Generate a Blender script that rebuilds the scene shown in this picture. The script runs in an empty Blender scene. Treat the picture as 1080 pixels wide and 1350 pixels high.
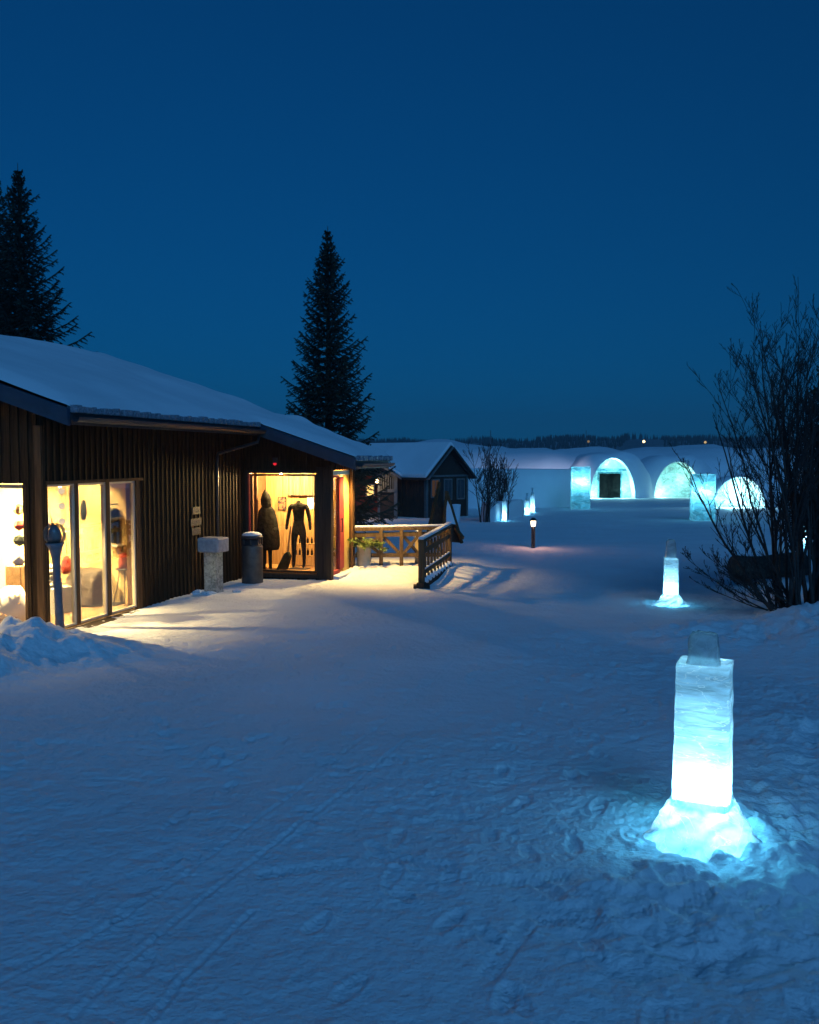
import bpy, bmesh, math, random
import numpy as np
from mathutils import Vector, Matrix
R = math.radians
SC = bpy.context.scene
COL = SC.collection
rng = random.Random(7)

# ------------------------------------------------------------------ camera, sky, sun, exposure
H = 2.55
PITCH = math.atan(72/1200)
cam = bpy.data.cameras.new('camera'); camo = bpy.data.objects.new('camera', cam); COL.objects.link(camo)
camo.location = (0, 0, H); camo.rotation_euler = (math.pi/2-PITCH, 0, 0)
cam.sensor_fit = 'HORIZONTAL'; cam.sensor_width = 24; cam.lens = 24*1200/1080
cam.clip_start = .1; cam.clip_end = 6000
SC.camera = camo

SUN_EL, SUN_AZ = 36, 165        # dusk glow from behind the camera, to its right
world = bpy.data.worlds.new('World'); SC.world = world; world.use_nodes = True
nt = world.node_tree; nt.nodes.clear()
out = nt.nodes.new('ShaderNodeOutputWorld'); bg = nt.nodes.new('ShaderNodeBackground')
sky = nt.nodes.new('ShaderNodeTexSky'); sky.sky_type = 'NISHITA'; sky.sun_disc = False
sky.sun_elevation = R(3); sky.sun_rotation = R(SUN_AZ); sky.air_density = 1.0; sky.dust_density = .2; sky.ozone_density = 6
tc = nt.nodes.new('ShaderNodeTexCoord'); mp = nt.nodes.new('ShaderNodeMapping'); mp.vector_type = 'POINT'   # lift the lookup off the murky horizon band
mp.inputs['Scale'].default_value = (1, 1, .86); mp.inputs['Location'].default_value = (0, 0, .13)
nrm_ = nt.nodes.new('ShaderNodeVectorMath'); nrm_.operation = 'NORMALIZE'
nt.links.new(tc.outputs['Generated'], mp.inputs['Vector']); nt.links.new(mp.outputs[0], nrm_.inputs[0]); nt.links.new(nrm_.outputs[0], sky.inputs['Vector'])
tint = nt.nodes.new('ShaderNodeMix'); tint.data_type = 'RGBA'; tint.blend_type = 'MULTIPLY'; tint.inputs[0].default_value = 1
tint.inputs[7].default_value = (.22, 1.12, 1.10, 1)
nt.links.new(sky.outputs[0], tint.inputs[6]); nt.links.new(tint.outputs[2], bg.inputs[0])
bg.inputs[1].default_value = 0.094
nt.links.new(bg.outputs[0], out.inputs[0])

sd = bpy.data.lights.new('sun', 'SUN'); so = bpy.data.objects.new('sun', sd); COL.objects.link(so)
sd.energy = .80; sd.angle = R(28); sd.color = (.13, .465, 1)
so.rotation_euler = (R(90-SUN_EL), 0, R(180-SUN_AZ))
SC.view_settings.view_transform = 'Standard'; SC.view_settings.look = 'None'
SC.view_settings.exposure = 0.06; SC.view_settings.gamma = 1
SC.cycles.use_denoising = True
SC.cycles.max_bounces = 7; SC.cycles.transparent_max_bounces = 24
SC.cycles.sample_clamp_indirect = 4
SC.cycles.caustics_reflective = False; SC.cycles.caustics_refractive = False

# ------------------------------------------------------------------ pixel -> point (measuring aid, photograph pixels)
F = 1200.0
def ray(px, py):
    x = (px-540)/F; y = -(py-675)/F
    return Vector((x, math.cos(PITCH)+y*math.sin(PITCH), -math.sin(PITCH)+y*math.cos(PITCH)))
CAM = Vector((0, 0, H))
def at(px, py, Y):
    d = ray(px, py); return CAM+d*(Y/d.y)
def on_z(px, py, z=0):
    d = ray(px, py); return CAM+d*((z-H)/d.z)
ANG = R(14.4)
U = Vector((math.sin(ANG), math.cos(ANG), 0)); V = Vector((math.cos(ANG), -math.sin(ANG), 0))
J = on_z(322, 760.8)
def onT(px, py, t):                 # shop frame: point on plane t=const -> (t, s, z)
    d = ray(px, py); P = CAM+d*((t-(CAM-J).dot(V))/d.dot(V)); q = P-J
    return q.dot(V), q.dot(U), P.z
def onS(px, py, s):
    d = ray(px, py); P = CAM+d*((s-(CAM-J).dot(U))/d.dot(U)); q = P-J
    return q.dot(V), q.dot(U), P.z
def W(t, s, z=0): return J+V*t+U*s+Vector((0, 0, z))

# ------------------------------------------------------------------ noise (numpy)
def _hash(ix, iy, seed):
    n = (ix*374761393+iy*668265263+seed*1442695041) & 0xffffffff
    n = ((n ^ (n >> 13))*1274126177) & 0xffffffff
    return ((n ^ (n >> 16)) & 0xffff)/65535.0
def vnoise(x, y, seed=0):
    x = np.asarray(x, float); y = np.asarray(y, float)
    ix = np.floor(x).astype(np.int64); iy = np.floor(y).astype(np.int64)
    fx = x-ix; fy = y-iy; fx = fx*fx*(3-2*fx); fy = fy*fy*(3-2*fy)
    a = _hash(ix, iy, seed); b = _hash(ix+1, iy, seed); c = _hash(ix, iy+1, seed); d = _hash(ix+1, iy+1, seed)
    return (a+(b-a)*fx)*(1-fy)+(c+(d-c)*fx)*fy-.5
def fbm(x, y, o=4, seed=0):
    s = 0; a = 1; x = np.asarray(x, float); y = np.asarray(y, float)
    for k in range(o):
        s = s+a*vnoise(x, y, seed+k*17); x, y = x*1.94+y*.53+7.1, y*1.94-x*.53+3.7; a *= .5
    return s
def sst(a, b, x):
    t = np.clip((np.asarray(x, float)-a)/(b-a), 0, 1); return t*t*(3-2*t)

# ------------------------------------------------------------------ terrain height
def segd(x, y, pts):
    d = np.full(np.shape(x), 1e9); 
    for (ax, ay), (bx, by) in zip(pts[:-1], pts[1:]):
        vx, vy = bx-ax, by-ay; L = vx*vx+vy*vy
        t = np.clip(((x-ax)*vx+(y-ay)*vy)/L, 0, 1)
        d = np.minimum(d, np.hypot(x-ax-t*vx, y-ay-t*vy))
    return d
def g2(px, py): p = on_z(px, py); return (p.x, p.y)
TRACKS = [[g2(452, 1046), g2(372, 1105), g2(262, 1185), g2(150, 1285), g2(95, 1345)],
          [g2(385, 1048), g2(300, 1110), g2(212, 1175), g2(110, 1240), g2(0, 1300)],
          [g2(640, 880), g2(560, 960), g2(452, 1046)], [g2(600, 870), g2(500, 960), g2(385, 1048)],
          [g2(330, 1200), g2(240, 1290), g2(200, 1345)]]
PIL1 = on_z(925, 1108); PIL2 = on_z(884, 797)
_fr = random.Random(11)
FOOT = []                          # footprints: x, y, heading, length, depth, tread
def trail(x, y, hd, n, step=.62, d=.011):
    for k in range(n):
        sgn = 1 if k % 2 else -1
        FOOT.append((x+math.cos(hd)*sgn*.11+_fr.uniform(-.04, .04), y-math.sin(hd)*sgn*.11*0+_fr.uniform(-.05, .05), hd+_fr.uniform(-.25, .25), _fr.uniform(.25, .31), d*_fr.uniform(.5, 1.2)))
        x += math.sin(hd)*step+_fr.uniform(-.05, .05); y += math.cos(hd)*step; hd += _fr.uniform(-.08, .08)
for x, y, hd, n in [(-1.5, 3.8, .05, 16), (.9, 5.2, -.35, 14), (2.4, 5.0, .1, 12), (-.2, 4.3, .45, 12), (1.7, 3.5, .02, 9), (-2.6, 6, .5, 14), (3.4, 6.5, -.5, 8), (.2, 3.6, .25, 14), (1.0, 3.4, .1, 12), (-.9, 3.7, .35, 15), (2.2, 3.8, -.15, 10), (.6, 4.2, -.5, 12), (-1.8, 5, .2, 18),
                    (.2, 7.5, .9, 8), (3.1, 3.6, -.3, 9), (-2.2, 8.6, -.2, 9), (-.5, 9, .1, 20), (1.6, 8, -.3, 18), (2.6, 4.6, .6, 7)]:
    trail(x, y, hd, n)
TREADS = [(on_z(690, 1158), 1.45), (on_z(775, 1212), 1.7), (on_z(900, 1195), 1.2), (on_z(670, 1245), .5), (on_z(400, 1145), 1.3), (on_z(940, 1250), .9), (on_z(540, 1135), 1.9)]

def terrain(x, y, fine=True):
    x = np.asarray(x, float); y = np.asarray(y, float)
    z = -.7*sst(18, 55, y)*1.0-.62*sst(48, 92, y)-.6*sst(120, 400, y)
    q = x-J.x; r = y-J.y
    t = q*V.x+r*V.y; s = q*U.x+r*U.y
    z = z+.13*sst(.2, 1.5, s)*sst(1.6, 1.9, t)*(1-sst(4.3, 5.0, t))*(1-sst(3.0, 7, s))
    z = z+.55*np.exp(-((s-9)/4)**2)*np.exp(-((t-1.5)/4.5)**2)*sst(3.0, 6, s)*.25
    # ploughed ridge in front of the near shop windows
    mound = .30*np.exp(-((y-11.55-.10*(x+6))/.75)**2)*(1-sst(-4.9, -3.5, x))
    mound = mound+.20*np.exp(-((y-10.7)/.8)**2)*(1-sst(-5.3, -4.1, x))+.09*np.exp(-((y-11.7)/.55)**2)*(1-sst(-3.9, -2.9, x))
    z = z+mound*(1+.9*fbm(x*1.7, y*2.1, 3, 5))
    # banks to the right
    rb = sst(4.6, 6.6, x-.18*(y-13))*sst(10.5, 13.5, y)*(1-sst(20, 26, y))
    z = z+rb*(.24+.25*fbm(x*.9, y*.9, 3, 9))
    rr = sst(2.9, 4.2, x)*np.exp(-((y-12.4-.12*x)/.8)**2)
    z = z+rr*(.10+.16*fbm(x*1.4, y*2.2, 3, 12))
    r3 = sst(2.3, 3.4, x)*np.exp(-((y-8.0)/1.1)**2)
    z = z+r3*(.05+.16*fbm(x*1.7, y*2.0, 3, 21))
    # trodden snow round the near pillar
    dp = np.hypot(x-PIL1.x, y-PIL1.y)
    tr = np.exp(-((dp-.9)/.8)**2)*sst(-.6, .5, (x-PIL1.x)-(y-PIL1.y)*1.0+.2)
    z = z+tr*(.075*fbm(x*2.6, y*4.2, 3, 31)+.02)
    z = z+.05*fbm(x*.35, y*.5, 3, 41)*(1-sst(15, 60, y)*.3)
    z = z+.25*fbm(x*.04, y*.04, 2, 43)*sst(30, 70, y)*.6
    if fine:
        near = 1-sst(35, 80, np.hypot(x, y))
        rough = .6+.8*np.clip(fbm(x*.5, y*.5, 2, 51)+.4, 0, 1)
        c = fbm(x*2.6, y*3.6, 3, 61); pt = .35+1.1*np.clip(fbm(x*.55+3, y*.75, 3, 66)+.5, 0, 1)
        z = z+near*rough*(.022*c+pt*(.022*np.minimum(0, fbm(x*7, y*8.5, 4, 71)+.05)+.008*fbm(x*19, y*22, 3, 73))+.012*np.clip(fbm(x*13, y*17, 2, 75)-.28, 0, 1)*4*np.clip(fbm(x*.8, y*.8, 2, 76)+.35, 0, 1)-.012*np.clip(fbm(x*4.2, y*9, 2, 77)-.12, 0, 1)*2)
        lump = (mound > .05)*np.clip(mound*5, 0, 1)+np.clip(rb*.8+rr*.8+tr*1.2+r3*.8, 0, 1)
        ch = fbm(x*5.5, y*6.5, 3, 81)
        rg = fbm(x*3.1, y*3.6, 3, 83); z = z+lump*(.07*np.abs(ch)+.03*ch-.10*np.abs(rg)+.02)
        for pts in TRACKS:
            d = segd(x, y, pts); z = z-(.007*np.exp(-(d/.014)**2)-.004*np.exp(-((d-.034)/.012)**2))*(.5+1.2*np.clip(fbm(x*1.3, y*1.3, 2, 91)+.5, 0, 1))
        for fx, fy, hd, L, dd in FOOT:
            m = (np.abs(x-fx) < .4) & (np.abs(y-fy) < .4)
            if not m.any(): continue
            a = (x[m]-fx)*math.sin(hd)+(y[m]-fy)*math.cos(hd); b = (x[m]-fx)*math.cos(hd)-(y[m]-fy)*math.sin(hd)
            rr_ = np.sqrt((a/(L*.5))**2+(b/.055)**2)
            z[m] += -dd*(1-sst(.7, 1.05, rr_))+.4*dd*np.exp(-((rr_-1.25)/.22)**2)+(rr_ < .95)*(np.abs(a) > .02)*dd*.35*np.sin(a*210)
        for p, hd in TREADS:
            m = (np.abs(x-p.x) < .5) & (np.abs(y-p.y) < .5)
            if not m.any(): continue
            a = (x[m]-p.x)*math.sin(hd)+(y[m]-p.y)*math.cos(hd); b = (x[m]-p.x)*math.cos(hd)-(y[m]-p.y)*math.sin(hd)
            w = (1-sst(.26, .32, np.abs(a)))*(1-sst(.045, .065, np.abs(b)))
            z[m] += w*(-.014+.007*np.sin(a*140)*np.sin(b*95+np.floor(a*22)))
    # hollow under the shop so its own floors show
    ins = ((t > -9) & (t < -.03) & (s > -6.6) & (s < 1.55)) | ((t > -1) & (t < 1.9) & (s > .05) & (s < 1.55)) | ((t < -.3) & (t > -9) & (s > -6.6) & (s < 1.5))
    z = np.where(ins, -.35, z)
    return z
def gz(x, y): return float(terrain(np.array([x]), np.array([y]), True)[0])
def gz0(x, y): return float(terrain(np.array([x]), np.array([y]), False)[0])
def gpt(px, py):                     # pixel -> point on the terrain
    d = ray(px, py); lo = 2.0; k = lo; step = .05
    while k < 400:
        P = CAM+d*k
        if P.z < gz0(P.x, P.y): break
        k += max(.03, k*.003)
    return CAM+d*k

# ------------------------------------------------------------------ mesh helpers
class MB:
    def __init__(s): s.v = []; s.f = []
    def add(s, vs, fs):
        n = len(s.v); s.v += [tuple(v) for v in vs]; s.f += [tuple(n+i for i in f) for f in fs]; return s
    def box(s, x0, y0, z0, x1, y1, z1):
        vs = [(x, y, z) for z in (z0, z1) for y in (y0, y1) for x in (x0, x1)]
        return s.add(vs, [(0, 2, 3, 1), (4, 5, 7, 6), (0, 1, 5, 4), (2, 6, 7, 3), (0, 4, 6, 2), (1, 3, 7, 5)])
    def beam(s, a, b, w, h=None, up=(0, 0, 1)):
        a = Vector(a); b = Vector(b); h = h or w; d = (b-a).normalized(); up = Vector(up)
        if abs(d.dot(up)) > .98: up = Vector((0, 1, 0))
        x = d.cross(up).normalized(); y = x.cross(d)
        vs = [p+x*i*w/2+y*j*h/2 for p in (a, b) for j in (-1, 1) for i in (-1, 1)]
        return s.add(vs, [(0, 2, 3, 1), (4, 5, 7, 6), (0, 1, 5, 4), (2, 6, 7, 3), (0, 4, 6, 2), (1, 3, 7, 5)])
    def tube(s, pts, rad, n=8, cap=True):
        pts = [Vector(p) for p in pts]; rs = rad if hasattr(rad, '__len__') else [rad]*len(pts)
        base = len(s.v); px = None
        for i, p in enumerate(pts):
            d = (pts[min(i+1, len(pts)-1)]-pts[max(i-1, 0)]).normalized()
            x = d.orthogonal().normalized() if px is None else (px-d*px.dot(d)).normalized()
            px = x; y = d.cross(x)
            for k in range(n):
                a = 2*math.pi*k/n; s.v.append(tuple(p+(x*math.cos(a)+y*math.sin(a))*rs[i]))
        for i in range(len(pts)-1):
            for k in range(n):
                a = base+i*n+k; b = base+i*n+(k+1) % n; s.f.append((a, b, b+n, a+n))
        if cap:
            s.f.append(tuple(base+k for k in reversed(range(n)))); s.f.append(tuple(base+(len(pts)-1)*n+k for k in range(n)))
        return s
    def lathe(s, prof, c=(0, 0, 0), n=24, jit=0, seed=0, sq=0):
        base = len(s.v); r_ = random.Random(seed)
        for r, z in prof:
            for k in range(n):
                a = 2*math.pi*k/n; rr = r*(1+jit*math.sin(3*a+seed+z*5)+jit*r_.uniform(-.5, .5))
                s.v.append((c[0]+rr*math.cos(a), c[1]+rr*math.sin(a), c[2]+z))
        for i in range(len(prof)-1):
            for k in range(n):
                a = base+i*n+k; b = base+i*n+(k+1) % n; s.f.append((a, b, b+n, a+n))
        if prof[0][0] > 1e-4: s.f.append(tuple(base+k for k in reversed(range(n))))
        if prof[-1][0] > 1e-4: s.f.append(tuple(base+(len(prof)-1)*n+k for k in range(n)))
        return s
    def sections(s, secs, n=16):        # secs: (cx, cy, cz, rx, ry)
        base = len(s.v)
        for cx, cy, cz, rx, ry in secs:
            for k in range(n):
                a = 2*math.pi*k/n; s.v.append((cx+rx*math.cos(a), cy+ry*math.sin(a), cz))
        for i in range(len(secs)-1):
            for k in range(n):
                a = base+i*n+k; b = base+i*n+(k+1) % n; s.f.append((a, b, b+n, a+n))
        s.f.append(tuple(base+k for k in reversed(range(n)))); s.f.append(tuple(base+(len(secs)-1)*n+k for k in range(n)))
        return s
    def prism(s, poly, axis, a, b):     # poly of 2D points, extruded along axis from a to b
        def P(p, h):
            return {'x': (h, p[0], p[1]), 'y': (p[0], h, p[1]), 'z': (p[0], p[1], h)}[axis]
        n = len(poly); vs = [P(p, a) for p in poly]+[P(p, b) for p in poly]
        return s.add(vs, [tuple(range(n))[::-1], tuple(range(n, 2*n))]+[(i, (i+1) % n, n+(i+1) % n, n+i) for i in range(n)])
    def mesh(s, name='m'):
        me = bpy.data.meshes.new(name); me.from_pydata(s.v, [], s.f); me.update()
        bm = bmesh.new(); bm.from_mesh(me); bmesh.ops.recalc_face_normals(bm, faces=bm.faces); bm.to_mesh(me); bm.free()
        return me
    def build(s, name, m, parent=None, smooth=False, bevel=0, loc=None):
        me = s.mesh(name); me.materials.append(m)
        o = bpy.data.objects.new(name, me); COL.objects.link(o)
        if parent: o.parent = parent
        if loc is not None: o.location = loc
        if smooth:
            for p in me.polygons: p.use_smooth = True
        if bevel:
            b = o.modifiers.new('bevel', 'BEVEL'); b.width = bevel; b.segments = 2; b.limit_method = 'ANGLE'
        return o
def thing(name, label, cat, loc=(0, 0, 0), rz=0, group=None):
    o = bpy.data.objects.new(name, None); COL.objects.link(o); o.location = loc; o.rotation_euler = (0, 0, rz)
    o.empty_display_size = .2
    return tag(o, label, cat, group)
def tag(o, label, cat, group=None):
    o['label'] = label; o['category'] = cat
    if group: o['group'] = group
    return o
def copy_tree(o, parent=None):
    c = o.copy(); COL.objects.link(c)
    if parent: c.parent = parent
    for ch in list(o.children): copy_tree(ch, c)
    return c
def lamp(parent, loc, power, color, radius=.05, kind='POINT', size=None, rot=None, spot=None):
    l = bpy.data.lights.new('light', kind); l.energy = power*(7 if color[0] > color[2] else 6); l.color = color
    if kind == 'AREA': l.shape = 'RECTANGLE'; l.size, l.size_y = size
    else: l.shadow_soft_size = radius
    if kind == 'SPOT': l.spot_size = spot or R(100); l.spot_blend = .6
    o = bpy.data.objects.new('light', l); COL.objects.link(o); o.location = loc
    if rot: o.rotation_euler = rot
    if parent: o.parent = parent
    return o

# ------------------------------------------------------------------ materials
def nodes(name):
    m = bpy.data.materials.new(name); m.use_nodes = True; t = m.node_tree; t.nodes.clear()
    o = t.nodes.new('ShaderNodeOutputMaterial')
    def N(k, **kw):
        n = t.nodes.new('ShaderNode'+k)
        for a, b in kw.items(): setattr(n, a, b)
        return n
    return m, t, o, N, t.links.new
def coords(t, N, L, scale, kind='Object'):
    c = N('TexCoord'); mp = N('Mapping'); mp.inputs['Scale'].default_value = scale if hasattr(scale, '__len__') else (scale,)*3
    L(c.outputs[kind], mp.inputs['Vector']); return mp.outputs[0]
def ramp(N, L, src, c0, c1, p0=.35, p1=.65):
    r = N('ValToRGB'); r.color_ramp.elements[0].position = p0; r.color_ramp.elements[1].position = p1
    r.color_ramp.elements[0].color = (*c0, 1); r.color_ramp.elements[1].color = (*c1, 1); L(src, r.inputs[0]); return r.outputs[0]
def pmat(name, c0, c1=None, rough=.7, scale=4, bump=.3, bd=.01, metallic=0, detail=5, p=(.35, .65), spec=.5):
    m, t, o, N, L = nodes(name); c1 = c1 or tuple(min(1, v*1.35) for v in c0)
    b = N('BsdfPrincipled'); L(b.outputs[0], o.inputs[0])
    n = N('TexNoise'); n.inputs['Detail'].default_value = detail; n.inputs['Scale'].default_value = 1
    L(coords(t, N, L, scale), n.inputs['Vector'])
    L(ramp(N, L, n.outputs[0], c0, c1, *p), b.inputs['Base Color'])
    b.inputs['Roughness'].default_value = rough; b.inputs['Metallic'].default_value = metallic
    b.inputs['Specular IOR Level'].default_value = spec
    if bump:
        bp = N('Bump'); bp.inputs['Strength'].default_value = bump; bp.inputs['Distance'].default_value = bd
        L(n.outputs[0], bp.inputs['Height']); L(bp.outputs[0], b.inputs['Normal'])
    return m
def emat(name, col, strength):
    m, t, o, N, L = nodes(name); e = N('Emission'); e.inputs[0].default_value = (*col, 1); e.inputs[1].default_value = strength
    L(e.outputs[0], o.inputs[0]); return m
def glassmat(name, tintc=(1, 1, 1), gl=.9, rough=.02):
    m, t, o, N, L = nodes(name); tr = N('BsdfTransparent'); tr.inputs[0].default_value = (*tintc, 1)
    g = N('BsdfGlossy'); g.inputs['Roughness'].default_value = rough; fr = N('Fresnel'); fr.inputs[0].default_value = 1.45
    mu = N('Math', operation='MULTIPLY'); mu.inputs[1].default_value = gl; L(fr.outputs[0], mu.inputs[0])
    n = N('TexNoise'); n.inputs['Scale'].default_value = .8; bp = N('Bump'); bp.inputs['Strength'].default_value = .05
    L(n.outputs[0], bp.inputs['Height']); L(bp.outputs[0], g.inputs['Normal'])
    mx = N('MixShader'); L(mu.outputs[0], mx.inputs[0]); L(tr.outputs[0], mx.inputs[1]); L(g.outputs[0], mx.inputs[2]); L(mx.outputs[0], o.inputs[0])
    return m
def woodmat(name, c0, c1, axis='z', sc=9, rough=.8, bump=.4, spec=.12):
    s = [sc*4]*3; s['xyz'.index(axis)] = sc*.25
    return pmat(name, c0, c1, rough, tuple(s), bump, .006, detail=6, spec=spec)
def icemat(name, col, tr=.12, tint=(.75, .95, 1), clear=False, streak=(2.2, 2.2, 9), dark=.55, diff=.35, spec=.5):
    m, t, o, N, L = nodes(name)
    mp = coords(t, N, L, streak)
    n = N('TexNoise'); n.inputs['Scale'].default_value = 1; n.inputs['Detail'].default_value = 7; n.inputs['Roughness'].default_value = .62; n.inputs['Distortion'].default_value = .8
    L(mp, n.inputs['Vector'])
    c = ramp(N, L, n.outputs[0], tuple(v*dark for v in col), col, .38, .62)
    nb = N('TexNoise'); nb.inputs['Scale'].default_value = .45; nb.inputs['Detail'].default_value = 3; nb.inputs['Distortion'].default_value = 2.5; L(mp, nb.inputs['Vector'])
    rb_ = N('ValToRGB'); e_ = rb_.color_ramp.elements; e_[0].position = .485; e_[0].color = (0, 0, 0, 1); e_[1].position = .5; e_[1].color = (1, 1, 1, 1); e3 = e_.new(.515); e3.color = (0, 0, 0, 1); L(nb.outputs[0], rb_.inputs[0])
    mc = N('Mix', data_type='RGBA'); L(rb_.outputs[0], mc.inputs[0]); L(c, mc.inputs[6]); mc.inputs[7].default_value = (.93, .98, 1, 1); c = mc.outputs[2]
    tl = N('BsdfTranslucent'); L(c, tl.inputs[0])
    df = N('BsdfDiffuse'); L(c, df.inputs[0])
    m1 = N('MixShader'); m1.inputs[0].default_value = diff; L(tl.outputs[0], m1.inputs[1]); L(df.outputs[0], m1.inputs[2])
    tp = N('BsdfTransparent'); tp.inputs[0].default_value = (*tint, 1)
    m2 = N('MixShader'); m2.inputs[0].default_value = tr; L(m1.outputs[0], m2.inputs[1]); L(tp.outputs[0], m2.inputs[2])
    g = N('BsdfGlossy'); g.inputs['Roughness'].default_value = .12; fr = N('Fresnel'); fr.inputs[0].default_value = 1.31
    bp = N('Bump'); bp.inputs['Strength'].default_value = .5; bp.inputs['Distance'].default_value = .02; L(n.outputs[0], bp.inputs['Height'])
    L(bp.outputs[0], g.inputs['Normal']); L(bp.outputs[0], df.inputs['Normal'])
    mu = N('Math', operation='MULTIPLY'); mu.inputs[1].default_value = spec; L(fr.outputs[0], mu.inputs[0])
    m3 = N('MixShader'); L(mu.outputs[0], m3.inputs[0]); L(m2.outputs[0], m3.inputs[1]); L(g.outputs[0], m3.inputs[2]); L(m3.outputs[0], o.inputs[0])
    return m
def snowmat(name, col=(.80, .83, .87), bump=.35, fs=(18, 26, 18)):
    m, t, o, N, L = nodes(name); b = N('BsdfPrincipled'); L(b.outputs[0], o.inputs[0])
    n = N('TexNoise'); n.inputs['Scale'].default_value = 1; n.inputs['Detail'].default_value = 6; L(coords(t, N, L, fs), n.inputs['Vector'])
    n2 = N('TexNoise'); n2.inputs['Scale'].default_value = 1; n2.inputs['Detail'].default_value = 3; L(coords(t, N, L, (.5, .7, .5)), n2.inputs['Vector'])
    L(ramp(N, L, n2.outputs[0], tuple(v*.9 for v in col), col, .3, .7), b.inputs['Base Color'])
    b.inputs['Roughness'].default_value = .75; b.inputs['Specular IOR Level'].default_value = .15
    bp = N('Bump'); bp.inputs['Strength'].default_value = bump; bp.inputs['Distance'].default_value = .03
    n3 = N('TexNoise'); n3.inputs['Scale'].default_value = .28; n3.inputs['Detail'].default_value = 5; L(n.inputs['Vector'].links[0].from_socket, n3.inputs['Vector'])
    ad = N('Math', operation='MULTIPLY_ADD'); ad.inputs[1].default_value = 2.2; L(n3.outputs[0], ad.inputs[0]); L(n.outputs[0], ad.inputs[2]); L(ad.outputs[0], bp.inputs['Height']); L(bp.outputs[0], b.inputs['Normal'])
    return m
SNOW = snowmat('snow', bump=.6, fs=(24, 27, 24)); SNOWR = snowmat('roof_snow', bump=.12, fs=(3, 3, 3)); SNOWW = snowmat('packed_snow', (.72, .78, .84), .3, (2, 2, 2))
WALL = woodmat('stained_board', (.024, .013, .006), (.056, .031, .015)); WALLD = woodmat('dark_board', (.03, .022, .017), (.055, .04, .032))
TRIM = woodmat('trim_wood', (.075, .04, .019), (.14, .075, .036)); FASC = pmat('fascia_metal', (.012, .035, .065), (.02, .055, .095), .45, 5, .1)
FRAME = pmat('frame_paint', (.62, .55, .42), (.7, .62, .48), .5, 8, .1)
DARK = pmat('dark_metal', (.02, .021, .024), (.035, .035, .04), .5, 10, .1)
ICELUMP = pmat('dirty_ice', (.12, .13, .16), (.32, .33, .38), .4, 30, .8)
GLASS = glassmat('window_glass', gl=.8)
CREAM = pmat('cream_plaster', (.78, .68, .48), (.84, .75, .55), .8, 3, .1)
PINE = woodmat('pine_plank', (.34, .19, .07), (.52, .31, .125)); PFLOOR = woodmat('floor_board', (.36, .22, .11), (.5, .31, .16), 'y')
WHITE = pmat('white_paint', (.75, .74, .70), (.82, .81, .78), .5, 6, .05)
BULB = emat('bulb_glow', (1, .78, .42), 60); 
BARK = pmat('bark', (.045, .036, .030), (.085, .068, .055), .9, 20, .6)
NEEDLE = pmat('needles', (.016, .026, .018), (.035, .052, .034), .85, 6, .0)
TWIG = pmat('twig_bark', (.030, .022, .020), (.055, .04, .036), .85, 20, .2)
ICE = icemat('lit_ice', (.60, .86, 1.0), streak=(3, 3, 16), dark=.5); ICEB = icemat('block_ice', (.42, .85, .93), tr=.07, streak=(1.5, 1.5, 3), dark=.4)
ICECLEAR = icemat('clear_ice', (.86, .94, 1.0), tr=.42, streak=(7, 7, 12), dark=.6, diff=.45, spec=.9)
ICEWALL = icemat('carved_ice', (.62, .90, .86), tr=0, streak=(1.6, 1.6, 2.4), dark=.5, diff=.9)
WARM = (1, .68, .27); WARM2 = (1, .71, .29); CYAN = (.42, .81, 1)

# ------------------------------------------------------------------ ground sheet
def build_ground():
    dense = np.arange(-R(35), R(35), .0014)
    coarse = np.linspace(R(37), 2*math.pi-R(37), 120)
    th = np.concatenate([dense, coarse])
    r = [.3]
    while r[-1] < 3500:
        x = r[-1]; k = .03 if x < 3.8 else (.003 if x < 9 else (.0042 if x < 17 else (.0075 if x < 30 else (.014 if x < 140 else .05))))
        r.append(x*(1+k)+.001)
    r = np.array(r); T, RR = np.meshgrid(th, r)
    X = RR*np.sin(T); Y = -.6+RR*np.cos(T)
    X0 = np.append(X.ravel(), 0); Y0 = np.append(Y.ravel(), -.6)
    Z = terrain(X0, Y0, True)
    nv = len(X0); nt_, nr = len(th), len(r)
    me = bpy.data.meshes.new('snow_ground'); me.vertices.add(nv)
    me.vertices.foreach_set('co', np.stack([X0, Y0, Z], 1).ravel())
    i = np.arange(nr-1)[:, None]*nt_; a = np.arange(nt_)[None, :]; b = (a+1) % nt_
    q = np.stack([(i+a), (i+b), (i+nt_+b), (i+nt_+a)], -1).reshape(-1, 4)
    tri = np.stack([np.full(nt_, nv-1), b[0], a[0]], -1)
    q = q[:, ::-1]
    nl = len(q)*4+len(tri)*3; me.loops.add(nl)
    me.loops.foreach_set('vertex_index', np.concatenate([q.ravel(), tri[:, ::-1].ravel()]).astype(np.int32))
    me.polygons.add(len(q)+len(tri))
    ls = np.concatenate([np.arange(len(q))*4, len(q)*4+np.arange(len(tri))*3]).astype(np.int32)
    me.polygons.foreach_set('loop_start', ls)
    me.update(calc_edges=True); me.validate()
    me.polygons.foreach_set('use_smooth', np.ones(len(me.polygons), bool))
    me.materials.append(SNOW)
    o = bpy.data.objects.new('snow_ground', me); COL.objects.link(o); o['kind'] = 'structure'
build_ground()

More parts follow.
